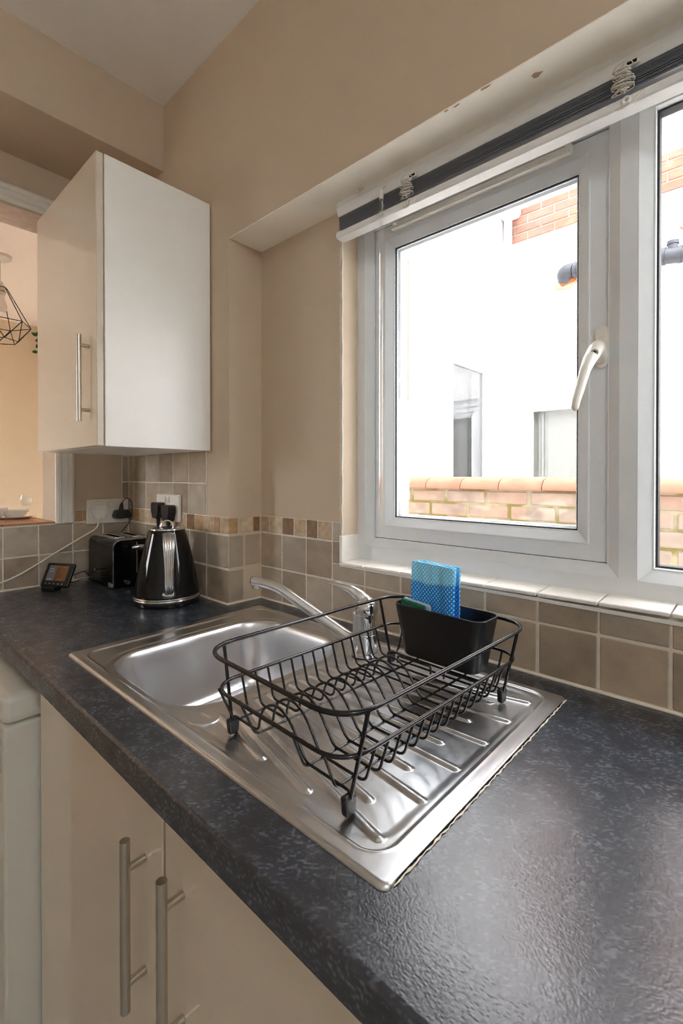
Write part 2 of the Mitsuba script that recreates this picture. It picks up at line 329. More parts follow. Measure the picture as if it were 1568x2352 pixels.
for z0, z1 in ((1.1455, 1.2415), (1.2415, 1.3385)):
    for a, b in zip(cols_up[:-1], cols_up[1:]): tile('wall_right', 'tile', 'tile_glaze', 'y', W1, a + G, b - G, z0 + G, z1 - G)
MOS = [.004, .040, .088, .132, .1698, .218, .268, .318, .3863, .4208, .4706, .5221, .5748, .6120, XJ]
for i, (a, b) in enumerate(zip(MOS[:-1], MOS[1:])): tile('wall_right', 'mosaic_tile', MOSAICS[(1, 1, 3, 0, 3, 1, 0, 1, 3, 2, 1, 3, 1, 3)[i]], 'y', W1, a + .0018, b - .0018, 1.0985, 1.1445)
# jamb of the recess (plane x = XJ, facing +x)
for z0, z1 in rows:
    for a, b in ((W1, -.060), (-.060, W2)): tile('wall_right', 'tile', 'tile_glaze', 'x', XJ, a + G, b - G, z0 + G, z1 - G)
for i, (a, b) in enumerate(((W1, -.078), (-.078, -.030), (-.030, W2))): tile('wall_right', 'mosaic_tile', MOSAICS[(1, 0, 2)[i]], 'x', XJ, a + .0018, b - .0018, 1.0985, 1.1445)
# back of the recess
colsW2 = [XJ, .748, .8476, .9455, 1.053, 1.1591, 1.2673, 1.3615, 1.4632, 1.5636, 1.6642, 1.765, 1.866, 1.967, 2.068, 2.169, 2.27, 2.37, 2.47, 2.57, 2.67, 2.77]
for a, b in zip(colsW2[:-1], colsW2[1:]):
    tile('wall_right', 'tile', 'tile_glaze', 'y', W2, a + G, b - G, .9035 + G, .9965 - G)
    top = 1.0955 if b < .95 else 1.0385 + max(0, (a - .98)) * .004
    if a < .95 < b:   # the notched tile beside the window
        tile('wall_right', 'tile', 'tile_glaze', 'y', W2, a + G, b - G, .9965 + G, 1.0385)
    else: tile('wall_right', 'tile', 'tile_glaze', 'y', W2, a + G, b - G, .9965 + G, top - G)
tile('wall_right', 'tile', 'tile_glaze', 'y', W2, .9455 + G, .976, 1.0405, 1.0955)
tile('wall_right', 'tile', 'tile_glaze', 'y', W2, .9455 + G, .976, 1.0985, 1.1445)
MOS2 = [XJ, .6934, .7484, .7981, .8476, .8913, .9452]
for i, (a, b) in enumerate(zip(MOS2[:-1], MOS2[1:])): tile('wall_right', 'mosaic_tile', MOSAICS[(3, 0, 2, 3, 2, 3)[i]], 'y', W2, a + .0018, b - .0018, 1.0985, 1.1445)
# ledge tiles under the window, and the short upright ones on the left
put('wall_right__ledge_bed', bx(.975, 2.24, -.002, .064, 1.036, 1.0425), 'ledge_glaze')
lx = [.973, 1.053, 1.1591, 1.2673, 1.3615, 1.4632, 1.5636, 1.6642, 1.765, 1.866, 1.967, 2.068, 2.169, 2.24]
for a, b in zip(lx[:-1], lx[1:]):
    m = cbx(a + .0012, b - .0012, -.006, .066, 1.0395, 1.0465, .0015)
    m.vertices[:, 2] += (m.vertices[:, 0] - .98) * .012 + np.clip(m.vertices[:, 1], 0, 1) * .03
    put('wall_right__ledge_tile', m, 'ledge_glaze')
m = cbx(.9745, .984, -.005, .064, 1.0475, 1.113, .0015); m.vertices[:, 0] += (m.vertices[:, 1]) * -.06
put('wall_right__ledge_tile', m, 'ledge_glaze')
# end wall tiles
ycols = [-1.905, -1.805, -1.705, -1.605, -1.505, -1.405, -1.305, -1.205, -1.105, -1.005, -.905, -.805, -.704, -.604, -.5036, -.4055, -.3035, -.204, W1]
for z0, z1 in ((.9040, 1.0028), (1.0028, 1.1015)):
    for a, b in zip(ycols[:-1], ycols[1:]): tile('wall_back', 'tile', 'tile_glaze', 'x', 0.0, a + G, b - G, z0 + G, z1 - G)
tile('wall_back', 'mosaic_tile', 'mosaic_stone', 'x', 0.0, -.2985, -.272, 1.1055, 1.1435)
for a, b in ((-.272, -.222), (-.222, -.172), (-.172, W1)): tile('wall_back', 'mosaic_tile', 'mosaic_stone', 'x', 0.0, a + .0018, b - .0018, 1.1055, 1.1435)
for z0, z1 in ((1.1475, 1.2415), (1.2415, 1.3385)): tile('wall_back', 'tile', 'tile_glaze', 'x', 0.0, -.1345, W1 - .001, z0 + G, z1 - G)
# sealant beads where the tiles meet the worktop
put('wall_right__sealant', cat([sweep(fillet([(0, W1 - .001, .9015), (XJ, W1 - .001, .9015), (XJ + .001, W2 - .001, .9015), (2.76, W2 - .001, .9015)], .004), .0038, 6),
                                sweep([(0.001, -1.9, .902), (0.001, W1, .902)], .0036, 6)]), 'sealant', True)
lab('wall_right__sealant', 'cream sealant bead along the worktop')
# ---- tiled hatch sill that runs on into the dining room as a bar top
put('hatch_sill', bx(-.30, -.003, HY0, -.352, 1.082, 1.1035), 'grout'); structure('hatch_sill', 'terracotta-tiled sill of the serving hatch', 'sill')
yc = [HY0, -1.705, -1.605, -1.505, -1.405, -1.305, -1.205, -1.105, -1.005, -.905, -.805, -.704, -.604, -.5036, -.4055, -.3535]
for a, b in zip(yc[:-1], yc[1:]):
    for x0, x1 in ((-.003, -.100), (-.102, -.200), (-.202, -.300)):
        put('hatch_sill__tile', cbx(x1 + .0015, x0 - .0005, a + .0018, b - .0018, 1.1025, 1.1105 + rng.uniform(-.0003, .0003), .0015), 'terracotta')

# ---------------------------------------------------------------- window
YF = 0.060
fr = 'upvc'
flat = [bx(.955, 1.0025, YF, .115, 1.03, 1.935), bx(1.0025, 2.215, YF, .115, 1.03, 1.0835), bx(1.0025, 2.215, YF, .115, 1.9105, 1.935), bx(2.215, 2.245, YF, .115, 1.03, 1.935),
        bx(1.5815, 1.6069, YF - .0005, .115, 1.082, 1.9105)]
LO = (1.0025, 1.5815, 1.0835, 1.9105)      # left light, outer line of its bevel
RO = (1.6069, 2.215, 1.0835, 1.9105)
bevL = ring_frame([(0, YF), (.0012, YF - .0004), (.0205, YF + .013), (.0222, YF + .0128), (.0224, YF + .055)], *LO)
bevR = ring_frame([(0, YF), (.0012, YF - .0004), (.0195, YF + .016), (.0225, YF + .0165), (.0228, YF + .045)], *RO)
put('window_1__frame', cat(flat + [bevL, bevR]), fr)
put('window_1__glazing_gasket', ring_frame([(.0222, YF + .030), (.026, YF + .0305), (.026, YF + .05)], *RO), 'gasket')
put('window_1__outer_sill', cbx(1.0, 2.215, .100, .330, 1.020, 1.046, .004), fr)
put('window_1__pane', bx(1.628, 2.194, YF + .044, YF + .0445, 1.104, 1.890), 'pane_glass')
SO = (1.0262, 1.5585, 1.1070, 1.8865)      # opening sash
put('window_1__sash', cat([ring_frame([(0, YF + .052), (0, YF + .018), (.001, YF + .0172), (.0300, YF + .0172), (.0312, YF + .0145), (.033, YF + .0145), (.0505, YF + .027), (.0530, YF + .0275), (.0530, YF + .052)], *SO)]), fr)
put('window_1__sash__gasket', cat([ring_frame([(.0530, YF + .0300), (.0555, YF + .0305), (.0555, YF + .034)], *SO), ring_frame([(-.0038, YF + .020), (.0002, YF + .0200)], *SO)]), 'gasket')
put('window_1__sash__spacer_bar', ring_frame([(.0532, YF + .042), (.0600, YF + .0425), (.0612, YF + .050)], *SO), fr)
put('window_1__sash__pane', bx(SO[0] + .053, SO[1] - .053, YF + .037, YF + .0375, SO[2] + .053, SO[3] - .053), 'pane_glass')
lab('window_1', 'white plastic window over the sink with an opening casement and a fixed light', 'window', kind='structure')
# handle: back plate, lever, lock
hp = rrect(1.5395, 1.5590, 1.459, 1.5350, .0095); hpm = prism(hp, 0, .006)
def xz(m, y0): # extruded along z -> along -y standing up: (x, y, z) -> (x, y0 - z, y)
    v = m.vertices.copy(); m = m.copy(); m.vertices = np.c_[v[:, 0], y0 - v[:, 2], v[:, 1]]; m.invert(); return m
put('window_1__sash__handle_plate', xz(hpm, YF + .0172), 'handle_white', 30)
lev = hull_chain([(1.549, .066, 1.478), (1.5485, .048, 1.490), (1.548, .034, 1.482), (1.547, .006, 1.462), (1.547, -.020, 1.440), (1.547, -.045, 1.410), (1.547, -.066, 1.385), (1.547, -.074, 1.372)],
                 [.0118, .0132, .0128, .0108, .0086, .0076, .0066, .0056], .0035, 6)
put('window_1__sash__handle', lev, 'handle_white', True); lab('window_1__sash__handle', 'white curved lever handle with a key lock')
lk = cat([cyl((1.548, .030, 1.4785), (1.5538, .0075, 1.4731), .0060, 24)])
put('window_1__sash__handle_lock', lk, 'nickel', 30)
put('window_1__sash__handle_keyhole', cyl((1.5535, .0085, 1.4733), (1.5540, .0070, 1.4730), .0028, 14), 'dark_slot', 30)
put('window_1__sash__screw_cap', xz(prism(rrect(1.5425, 1.556, 1.514, 1.531, .0062), 0, .0072), YF + .0172), 'handle_white', 30)
# trickle vent on the head of the sash
put('window_1__vent', cat([cbx(1.085, 1.498, YF + .002, YF + .0172, 1.8660, 1.8720, .001), cbx(1.085, 1.498, YF + .008, YF + .0172, 1.872, 1.884, .001), cbx(1.094, 1.104, YF - .008, YF + .01, 1.872, 1.884, .001), cbx(1.488, 1.498, YF + .001, YF + .0172, 1.866, 1.886, .001)]), 'handle_white')
lab('window_1__vent', 'white trickle vent strip')

# ---------------------------------------------------------------- venetian blind
BX0, BX1 = 0.988, 2.23
b = lab('venetian_blind', 'dark grey venetian blind pulled up under the recess soffit over the window', 'blind')
hr = Polygon([(-.028, 1.930), (-.028, 1.9165), (-.0275, 1.9150), (-.0262, 1.9080), (-.0225, 1.9000), (-.019, 1.8955), (.0, 1.8955), (.002, 1.93)])
def along_x(poly, x0, x1):
    m = trimesh.creation.extrude_polygon(poly, x1 - x0, engine='earcut'); v = m.vertices.copy()
    m.vertices = np.c_[v[:, 2] + x0, v[:, 0], v[:, 1]]; return m
put('venetian_blind__headrail', along_x(hr, BX0, BX1), 'blind_white')
NS = 17
for k in range(NS):
    z = 1.8945 - k * .0018 - (.0002 * (k % 3)); a = .0125
    ys = np.linspace(-a, a, 5); crown = .0012 * (1 - (ys / a) ** 2)
    poly = Polygon(list(zip(ys - .013 + rng.uniform(-.0012, .0012), z + crown)) + list(zip(ys[::-1] - .013, z + crown[::-1] - .0006)))
    put('venetian_blind__slat', along_x(poly, BX0 + .004 + rng.uniform(0, .003), BX1 - .004), 'slat_grey')
br = Polygon([(-.0275, 1.8590), (-.0285, 1.8540), (-.0285, 1.8470), (-.0260, 1.8445), (.0, 1.8445), (.002, 1.8470), (.002, 1.859), (-.004, 1.862), (-.022, 1.862)])
m = along_x(br, BX0 - .001, BX1); m.vertices[:, 2] -= (m.vertices[:, 0] - BX0) * .006
put('venetian_blind__bottom_rail', m, 'blind_white'); lab('venetian_blind__bottom_rail', 'white bottom rail')
for cx0 in (1.198, 1.603):
    P = []; n = 150
    for k in range(n):
        t = k / n; P.append((cx0 + .012 * math.sin(k * 1.31) * (0.7 + .5 * math.sin(k * .37)) + .004 * math.sin(k * .9), -.034 + .005 * math.cos(k * 1.31) - .003 * (math.sin(k * .53)), 1.897 - .036 * t + .003 * math.sin(k * .77)))
    P += [(cx0 + .004, -.036, 1.862), (cx0 + .003, -.036, 1.855)]
    put('venetian_blind__ladder_cord', sweep(smooth_path(P, 3), .00085, 5), 'cord_white', True)
    q = np.array([cx0 + .004, -.0290, 1.8515 - (cx0 - BX0) * .006])
    tor = trimesh.creation.torus(.0046, .0022, 20, 10); tor.apply_transform(trimesh.transformations.rotation_matrix(math.pi / 2, [1, 0, 0])); tor.apply_translation(q + [0, -.001, 0])
    put('venetian_blind__cord_button', tor, 'blind_white', True)
    put('venetian_blind__cord_end', sweep(smooth_path([q + [.002, -.003, -.004], q + [.02, -.004, -.001], q + [.026, -.004, .003], q + [.012, -.004, -.006], q + [-.006, -.004, -.012], q + [-.010, -.004, -.0115], q + [.01, -.005, -.009]], 6), .0012, 5), 'cord_white', True)
    put('venetian_blind__cord_guide', cat([cbx(cx0 + .0, cx0 + .022, -.0292, -.026, 1.8985, 1.909, .0008)]), 'white_plastic')
    put('venetian_blind__cord_slot', cbx(cx0 + .004, cx0 + .018, -.0296, -.027, 1.901, 1.9065, .0006), 'dark_slot')
wx, wy = 1.1310, -.035
put('venetian_blind__wand', cat([sweep([(wx, wy, 1.885), (wx, wy, 1.6), (wx, wy, 1.157)], .0040, 6)]), 'acrylic'); lab('venetian_blind__wand', 'clear acrylic tilt wand')
put('venetian_blind__wand_hook', cat([cyl((wx, wy, 1.880), (wx, wy, 1.899), .0052, 12), sweep(smooth_path([(wx, wy, 1.899), (wx + .001, wy + .001, 1.908), (wx + .006, wy + .008, 1.914)], 5), .0018, 6)]), 'white_plastic', 30)
put('soffit_hook__shank', cyl((1.067, -.0385, 1.9225), (1.078, -.031, 1.9305), .0016, 8), 'nickel', 30)
s_ = trimesh.creation.icosphere(2, .0042); s_.apply_translation((1.0645, -.040, 1.9215)); put('soffit_hook__bead', s_, 'white_plastic', True)
lab('soffit_hook', 'small white bead hook in the soffit just in front of the blind', 'hook')

# ---------------------------------------------------------------- worktop
ZT, YW = 0.900, -0.610
prof = Polygon([(YW + .001, .862), (YW, .8632)] + [(YW + .007 - .007 * math.cos(t), .893 + .007 * math.sin(t)) for t in np.linspace(0, math.pi / 2, 8)] + [(-.0005, ZT), (-.0005, .862)])
top = mf(along_x(prof, .002, 2.76))
cut = m3.Manifold.cube((XJ - .001 + .2, .5, .2)).translate((-.2, W1 + .0005, .8))
hole = m3.Manifold.cube((.78, .462, .2)).translate((.738, -.534, .8))
put('worktop', tm(top - cut - hole), 'worktop_laminate', 25)
lab('worktop', 'speckled dark grey laminate worktop running under the window', 'worktop')

# ---------------------------------------------------------------- sink (pressed from one sheet: rim, drainer and bowl share their edges)
SX0, SX1, SY0, SY1 = .7243, 1.5326, -.5470, -.0602
def sd_rr(x, y, x0, x1, y0, y1, r):
    qx, qy = np.abs(x - (x0 + x1) / 2) - (x1 - x0) / 2 + r, np.abs(y - (y0 + y1) / 2) - (y1 - y0) / 2 + r
    return np.hypot(np.maximum(qx, 0), np.maximum(qy, 0)) + np.minimum(np.maximum(qx, qy), 0) - r
def sstep(a, b, x):
    t = np.clip((x - a) / (b - a), 0, 1); return t * t * (3 - 2 * t)
from scipy.interpolate import PchipInterpolator
bowl_curve = PchipInterpolator([-.02, 0, .003, .006, .009, .013, .020, .026, .033, .043, .06, .5], [0, 0, .0004, .0022, .0070, .022, .072, .112, .137, .1475, .150, .152])
BOWL = (.803, 1.128, -.517, -.116, .088)
ridges = []
for k in range(-2, 12):
    ye, ys_ = -.5026 + .0385 * k, -.3000 + (-.5026 + .0385 * k + .3000) * .62
    xs, xe = 1.163, (1.490 if k % 2 == 0 else 1.446)
    if k == -1: xe, ye = 1.384, -.5011
    if k == -2: xe, ye = 1.296, -.4974
    if k == 11: continue
    ridges.append(((xs, ys_), (xe, ye)))
def sink_h(x, y):
    h = np.full(x.shape, .0045)
    d1 = sd_rr(x, y, .7500, 1.5095, -.5262, -.0765, .030)
    h = h - .0022 * sstep(.001, -.004, d1) + .0006 * np.exp(-((d1 - .0005) / .0018) ** 2)
    dd = sd_rr(x, y, 1.143, 1.502, -.5195, -.084, .040)
    h = h - .0016 * sstep(.0, -.012, dd)
    for (a, b) in ridges:
        a, b = np.array(a), np.array(b); ab = b - a
        t = np.clip(((x - a[0]) * ab[0] + (y - a[1]) * ab[1]) / (ab @ ab), 0, 1)
        d = np.hypot(x - a[0] - t * ab[0], y - a[1] - t * ab[1])
        h = h + .0030 * sstep(.0064, .0024, d)
    db = sd_rr(x, y, *BOWL[:4], BOWL[4])
    h = h - .0014 * sstep(.013, .010, db) 
    h = h - bowl_curve(np.clip(-db, -.02, .4))
    return h
def sink_mesh():
    def axis(a, b, step, edge): return np.unique(np.round(np.r_[a + np.array([0, .0008, .0018, .0032, .005]), np.arange(a + .0065, b - .0065, step), b - np.array([.005, .0032, .0018, .0008, 0])], 5))
    xs, ys = axis(SX0, SX1, .0019, 0), axis(SY0, SY1, .0019, 0)
    X, Y = np.meshgrid(xs, ys, indexing='ij'); H = sink_h(X, Y)
    # rolled outer edge with rounded corners
    de = sd_rr(X, Y, SX0, SX1, SY0, SY1, .010)
    q = np.clip((-de) / .0052, 0, 1); H = H * np.sqrt(np.clip(1 - (1 - q) ** 2, 0, 1)) - .0004 * (1 - q)
    # pull the corner vertices on to the rounded outline
    out = de > 0
    gx = np.where(X > (SX0 + SX1) / 2, SX1 - .010, SX0 + .010); gy = np.where(Y > (SY0 + SY1) / 2, SY1 - .010, SY0 + .010)
    L = np.hypot(X - gx, Y - gy) + 1e-9
    X = np.where(out, gx + (X - gx) / L * .010, X); Y = np.where(out, gy + (Y - gy) / L * .010, Y)
    n = len(ys); i, j = np.meshgrid(np.arange(len(xs) - 1), np.arange(n - 1), indexing='ij'); a = (i * n + j).ravel()
    f = np.vstack([np.c_[a, a + n, a + n + 1], np.c_[a, a + n + 1, a + 1]])
    v = np.c_[X.ravel(), Y.ravel(), ZT + H.ravel()]
    fn = np.cross(v[f[:, 1]] - v[f[:, 0]], v[f[:, 2]] - v[f[:, 0]]); keep = np.linalg.norm(fn, axis=1) > 1e-13; f, fn = f[keep], fn[keep]
    N = np.zeros_like(v)
    for k in range(3): np.add.at(N, f[:, k], fn)
    N /= np.linalg.norm(N, axis=1, keepdims=True) + 1e-20
    return v, f, N
sv, sf, sn = sink_mesh()
cen = sv[sf].mean(1)
dbw = sd_rr(cen[:, 0], cen[:, 1], *BOWL[:4], BOWL[4]); ddr = sd_rr(cen[:, 0], cen[:, 1], 1.143, 1.502, -.5195, -.084, .040)
def submesh(mask, mat):
    f = sf[mask]; u, inv = np.unique(f, return_inverse=True)
    path = meshkit.write_ply((sv[u], inv.reshape(f.shape)), normals=sn[u])
    return {'type': 'ply', 'filename': path, 'face_normals': False, 'bsdf': {'type': 'ref', 'id': mat}}
is_bowl = dbw < 0.0; is_dr = (ddr < 0) & ~is_bowl
put('sink__rim', submesh(~is_bowl & ~is_dr, 'steel'), 'steel')
put('sink__drainer', submesh(is_dr, 'steel'), 'steel')
put('sink__bowl', submesh(is_bowl, 'steel_bowl'), 'steel_bowl')
lab('sink', 'stainless steel inset sink with one bowl and a ribbed drainer', 'sink')
lab('sink__bowl', 'brushed steel bowl'); lab('sink__drainer', 'fan-ribbed drainer')
DC = (1.1525, -.4935); dz = float(sink_h(np.array([DC[0]]), np.array([DC[1]]))[0]) + ZT
put('sink__tap_hole_cover', lathe([(0, dz - .001), (.0235, dz - .001), (.0240, dz + .0008), (.0232, dz + .0017), (.0222, dz + .0020), (0, dz + .0021)], 48, (DC[0], DC[1], 0)), 'steel', 30)
lab('sink__tap_hole_cover', 'round engraved steel cover disc')
tx = meshkit.text_mesh('FRANKE', .0046, .0002, True); w_ = tx.bounds[1][0] - tx.bounds[0][0]
tx.apply_translation((-w_ / 2 - tx.bounds[0][0], -.0023, 0)); tx.apply_transform(trimesh.transformations.rotation_matrix(0.06, [0, 0, 1])); tx.apply_translation((DC[0] - .001, DC[1] + .004, dz + .00205))
put('sink__tap_hole_cover__lettering', tx, 'engraving')
P = [(SX1 + .0004 + .0008 * math.sin(k * 1.9) * math.sin(k * .73), SY0 + .012 + k * .0058, ZT + .0008 + .0006 * math.sin(k * 2.3)) for k in range(82)]
put('sink__sealant', sweep(P, .0005 + .0011 * np.abs(np.sin(np.arange(82) * 1.13) * np.sin(np.arange(82) * .37)), 5), 'sealant', True); lab('sink__sealant', 'ragged cream sealant along the edge')

# ---------------------------------------------------------------- mixer tap
TB = np.array([1.1695, -.1385]); AZ = math.radians(206); du = np.array([math.cos(AZ), math.sin(AZ)])
def tp(r, z, off=0.0): return (TB[0] + du[0] * r - du[1] * off, TB[1] + du[1] * r + du[0] * off, z)
z0 = ZT + .0025
put('mixer_tap__body', lathe([(0, z0), (.0265, z0), (.0265, z0 + .006), (.0248, z0 + .008), (.0244, .918), (.0244, .944), (.0238, .9452), (.0244, .9465), (.0244, .984), (.0240, .9862), (.0225, .9868), (0, .9868)], 56, (TB[0], TB[1], 0)), 'chrome', 30)
head = hull_chain([tp(-.004, .990), tp(-.004, .998), tp(.0, 1.008)], [.0225, .0225, .0165], .0035, 6)
z_ = head.vertices[:, 2]; head.vertices[:, 2] = np.maximum(z_, .9872)
lever = [hull_chain([tp(-.004, 1.004), tp(.010, 1.020), tp(.028, 1.032), tp(.046, 1.0385), tp(.064, 1.0425), tp(.082, 1.0445)], [.0165, .0125, .0088, .0062, .0045, .0034], .003, 5)]
lv = lever[0]; c_ = (lv.vertices[:, :2] - TB); r_ = c_ @ du; o_ = c_ @ np.array([-du[1], du[0]])
wid = 1 + np.clip((r_ - .02) / .05, 0, 1) * 1.1
lv.vertices[:, :2] = TB + np.outer(r_, du) + np.outer(o_ * wid, [-du[1], du[0]])
put('mixer_tap__head', head, 'chrome', True)
put('mixer_tap__lever', lv, 'chrome', True); lab('mixer_tap__lever', 'chrome lever on top')
sp = smooth_path([tp(.018, .9245), tp(.045, .9400), tp(.100, .9725), tp(.150, 1.0020), tp(.190, 1.0235), tp(.215, 1.0310), tp(.243, 1.0345), tp(.252, 1.0350)], 8)
put('mixer_tap__spout', sweep(sp, np.interp(np.linspace(0, 1, len(sp)), [0, .06, .1, .75, 1], [.0128, .0125, .0118, .0108, .0098]), 24), 'chrome', True); lab('mixer_tap__spout', 'long chrome spout over the bowl')
put('mixer_tap__aerator', cat([cyl(tp(.240, 1.0315), tp(.240, 1.0205), .0098, 28), cyl(tp(.240, 1.0205), tp(.240, 1.0195), .0078, 20)]), 'chrome', 30)
lab('mixer_tap', 'chrome single-lever mixer tap at the back of the sink', 'tap')

# ---------------------------------------------------------------- dish rack
RC, RT = np.array([1.3421, -.3228]), -.0404
cR, sR = math.cos(RT), math.sin(RT)
def rk(pts):
    p = np.asarray(pts, float); q = p.copy()
    q[:, 0] = RC[0] + cR * p[:, 0] - sR * p[:, 1]; q[:, 1] = RC[1] + sR * p[:, 0] + cR * p[:, 1]; return q
lab('dish_rack', 'black wire dish rack standing on the steel drainer', 'dish rack')
def loop(hx, y0, y1, z, r):
    pts = [(-hx, y0, z), (hx, y0, z), (hx, y1, z), (-hx, y1, z)]; return fillet(pts, r, 9, True)
put('dish_rack__top_rim', sweep(rk(loop(.1395, -.2055, .2235, 1.023, .055)), .0030, 10, True), 'wire_coating', True); lab('dish_rack__top_rim', 'thick black top rim')
put('dish_rack__middle_rim', sweep(rk(loop(.1290, -.1975, .2130, .973, .045)), .0025, 10, True), 'wire_coating', True)
RW = .0017
lw = {}
for x in (-.105, -.055, .044, .095):
    s = 1.0
    pts = fillet([(x * 1.0 - (.004 if x < 0 else -.003), -.1965, .9745), (x, -.1745, .9245), (x, .190, .9245), (x * 1.02, .2125, .9745)], .010, 5)
    put('dish_rack__long_wire', sweep(rk(pts), RW, 8), 'wire_coating', True)
for k in range(16):
    y = -.170 + .0229 * k
    end = k in (0, 15)
    L0 = [(-.1125, y, .9265), (-.1080, y, .9275)] if end else [(-.1290, y, .9745), (-.1135, y, .9275)]
    R0 = [(-p[0], y, p[2]) for p in L0[::-1]]
    if k < 11:
        a = fillet(L0 + [(-.0560, y, .9275), (-.0480, y, .950)], .009, 5)[:-1]
        arcp = [a[-1], (-.0500, y, .948), (-.0420, y, .9615), (-.0300, y, .9700), (-.0130, y, .9735), (.0040, y, .9685), (.0180, y, .9570), (.0290, y, .9430), (.0380, y, .9315)]
        path = np.vstack([a, smooth_path(arcp, 4)[1:], fillet([(.0440, y, .9276)] + R0, .009, 5)])
    else: path = fillet(L0 + R0, .010, 5)
    put('dish_rack__cross_wire', sweep(rk(path), RW, 8), 'wire_coating', True)
for sx, sy in ((-1, -1), (1, -1), (1, 1), (-1, 1)):
    yb_ = .1725 * sy + (.0 if sy < 0 else .006)
    post = [(sx * .1390, yb_ - .002 * sy, 1.0235), (sx * .1145, yb_, .9180), (sx * .1120, yb_, .9120)]
    put('dish_rack__post', sweep(rk([post[0], [(a + b) / 2 for a, b in zip(post[0], post[1])], post[1], post[2]]), .0024, 8), 'wire_coating', True)
    foot = rbx(sx * .1125 - .0048, sx * .1125 + .0048, yb_ - .0095, yb_ + .0095, .9040, .9255, .003)
    v = foot.vertices; t = (v[:, 2] - .904) / .0215; v[:, 1] = yb_ + (v[:, 1] - yb_) * (.72 + .28 * t); foot.vertices = rk(v)
    put('dish_rack__foot', foot, 'black_plastic', 40)
for x0, x1 in ((-.066, .004), (.030, .104)):
    put('dish_rack__caddy_rail', sweep(rk(fillet([(x0, .140, .9275), (x0, .140, .9400), (x1, .140, .9400), (x1, .140, .9275)], .004, 4)), RW, 8), 'wire_coating', True)

# cutlery caddy standing on the rails
def taper_cup(b0, b1, zb, zt, r, th):
    """b = (x0, x1, y0, y1) bottom and top rounded rectangles"""
    def ringpts(b, r, z): 
        c = np.array(rrect(*b, r, 6).exterior.coords)[:-1]; return np.c_[c, np.full(len(c), z)]
    ins = lambda b, t: (b[0] + t, b[1] - t, b[2] + t, b[3] - t)
    levels = [ringpts(ins(b0, .002), r - .004, zb), ringpts(b0, r - .003, zb + .002), ringpts(b1, r, zt - .001), ringpts(ins(b1, .0008), r - .0008, zt), ringpts(ins(b1, th), r - th, zt), ringpts(ins(b1, th + .0004), r - th, zt - .001), ringpts(ins(b0, th), r - th - .003, zb + .003)]
    n = len(levels[0]); v = np.vstack(levels + [levels[0].mean(0)[None], levels[-1].mean(0)[None]]); f = []
    for i in range(len(levels) - 1):
        for j in range(n):
            a, b, c, d = i * n + j, i * n + (j + 1) % n, (i + 1) * n + (j + 1) % n, (i + 1) * n + j; f += [[a, b, c], [a, c, d]]
    c0, c1 = len(v) - 2, len(v) - 1; L = (len(levels) - 1) * n
    for j in range(n): f += [[c0, (j + 1) % n, j], [c1, L + j, L + (j + 1) % n]]
    m = trimesh.Trimesh(v, f, process=False); return m
cup = taper_cup((-.066, .080, .150, .206), (-.084, .096, .143, .2125), .9420, 1.0325, .020, .0022)
cup.vertices = rk(cup.vertices)
put('cutlery_caddy', cup, 'black_plastic', 35); lab('cutlery_caddy', 'black plastic cutlery caddy at the wall end of the wire rack', 'caddy')
# folded blue cloth and sponge in the caddy
def sheet(path2d, z0, z1, th, nz=18, wob=.0008):
    """a sheet of thickness th whose plan follows path2d (rack coordinates), standing from z0 to z1"""
    p = smooth_path(np.c_[np.asarray(path2d, float), np.zeros(len(path2d))], 10)[:, :2]; n = len(p)
    t = np.gradient(p, axis=0); t /= np.linalg.norm(t, axis=1, keepdims=True); nn = np.c_[-t[:, 1], t[:, 0]]
    zs = np.linspace(0, 1, nz); A, B = [], []
    for s in zs:
        off = wob * np.sin(np.arange(n) * .5 + s * 5)[:, None] * nn
        A.append(np.c_[p + nn * th / 2 + off, np.full(n, z0 + (z1 - z0) * s)]); B.append(np.c_[p - nn * th / 2 + off, np.full(n, z0 + (z1 - z0) * s)])
    rows_ = [np.vstack([a, b[::-1]]) for a, b in zip(A, B)]; m = 2 * n; v = np.vstack(rows_); f = []
    for i in range(nz - 1):
        for j in range(m):
            a, b, c, d = i * m + j, i * m + (j + 1) % m, (i + 1) * m + (j + 1) % m, (i + 1) * m + j; f += [[a, b, c], [a, c, d]]
    for L in (0, (nz - 1) * m):
        for j in range(n - 1): q = [L + j, L + j + 1, L + m - 2 - j, L + m - 1 - j]; f += [[q[0], q[1], q[2]], [q[0], q[2], q[3]]] if L else [[q[2], q[1], q[0]], [q[3], q[2], q[0]]]
    return trimesh.Trimesh(v, f, process=False)
cl = [(-.054, .1700), (-.048, .1715), (-.02, .1730), (.012, .1725), (.0270, .1715), (.0305, .1760), (.027, .1800), (.010, .1805), (-.03, .1815), (-.049, .1818), (-.0515, .1855), (-.047, .189), (-.02, .1895), (.012, .1890), (.0275, .1900), (.0345, .1885)]
m = sheet(cl, .953, 1.1085, .0030)
zz = (m.vertices[:, 2] - .953) / .1555
m.vertices[:, 0] += .004 * zz * zz - .006; m.vertices[:, 2] -= .006 * zz * np.clip((m.vertices[:, 0] + .05) / .09, 0, 1) * .6
m.vertices = rk(m.vertices)
put('dish_cloth', m, 'cloth_blue', 40); lab('dish_cloth', 'folded blue cleaning cloth with a pale dot pattern standing in the black caddy', 'cloth')
sp1 = rbx(-.062, -.010, .1545, .1600, .962, 1.0385, .0025); sp2 = rbx(-.060, -.004, .1602, .1675, .960, 1.0400, .003)
for m in (sp1, sp2):
    v = m.vertices; v[:, 2] += -(v[:, 0] + .04) * .10; v[:, 0] -= (v[:, 2] - .96) * .12; m.vertices = rk(v)
put('sponge__scouring_pad', sp1, 'scourer_green', 40); put('sponge__foam', sp2, 'sponge_pale', 40)
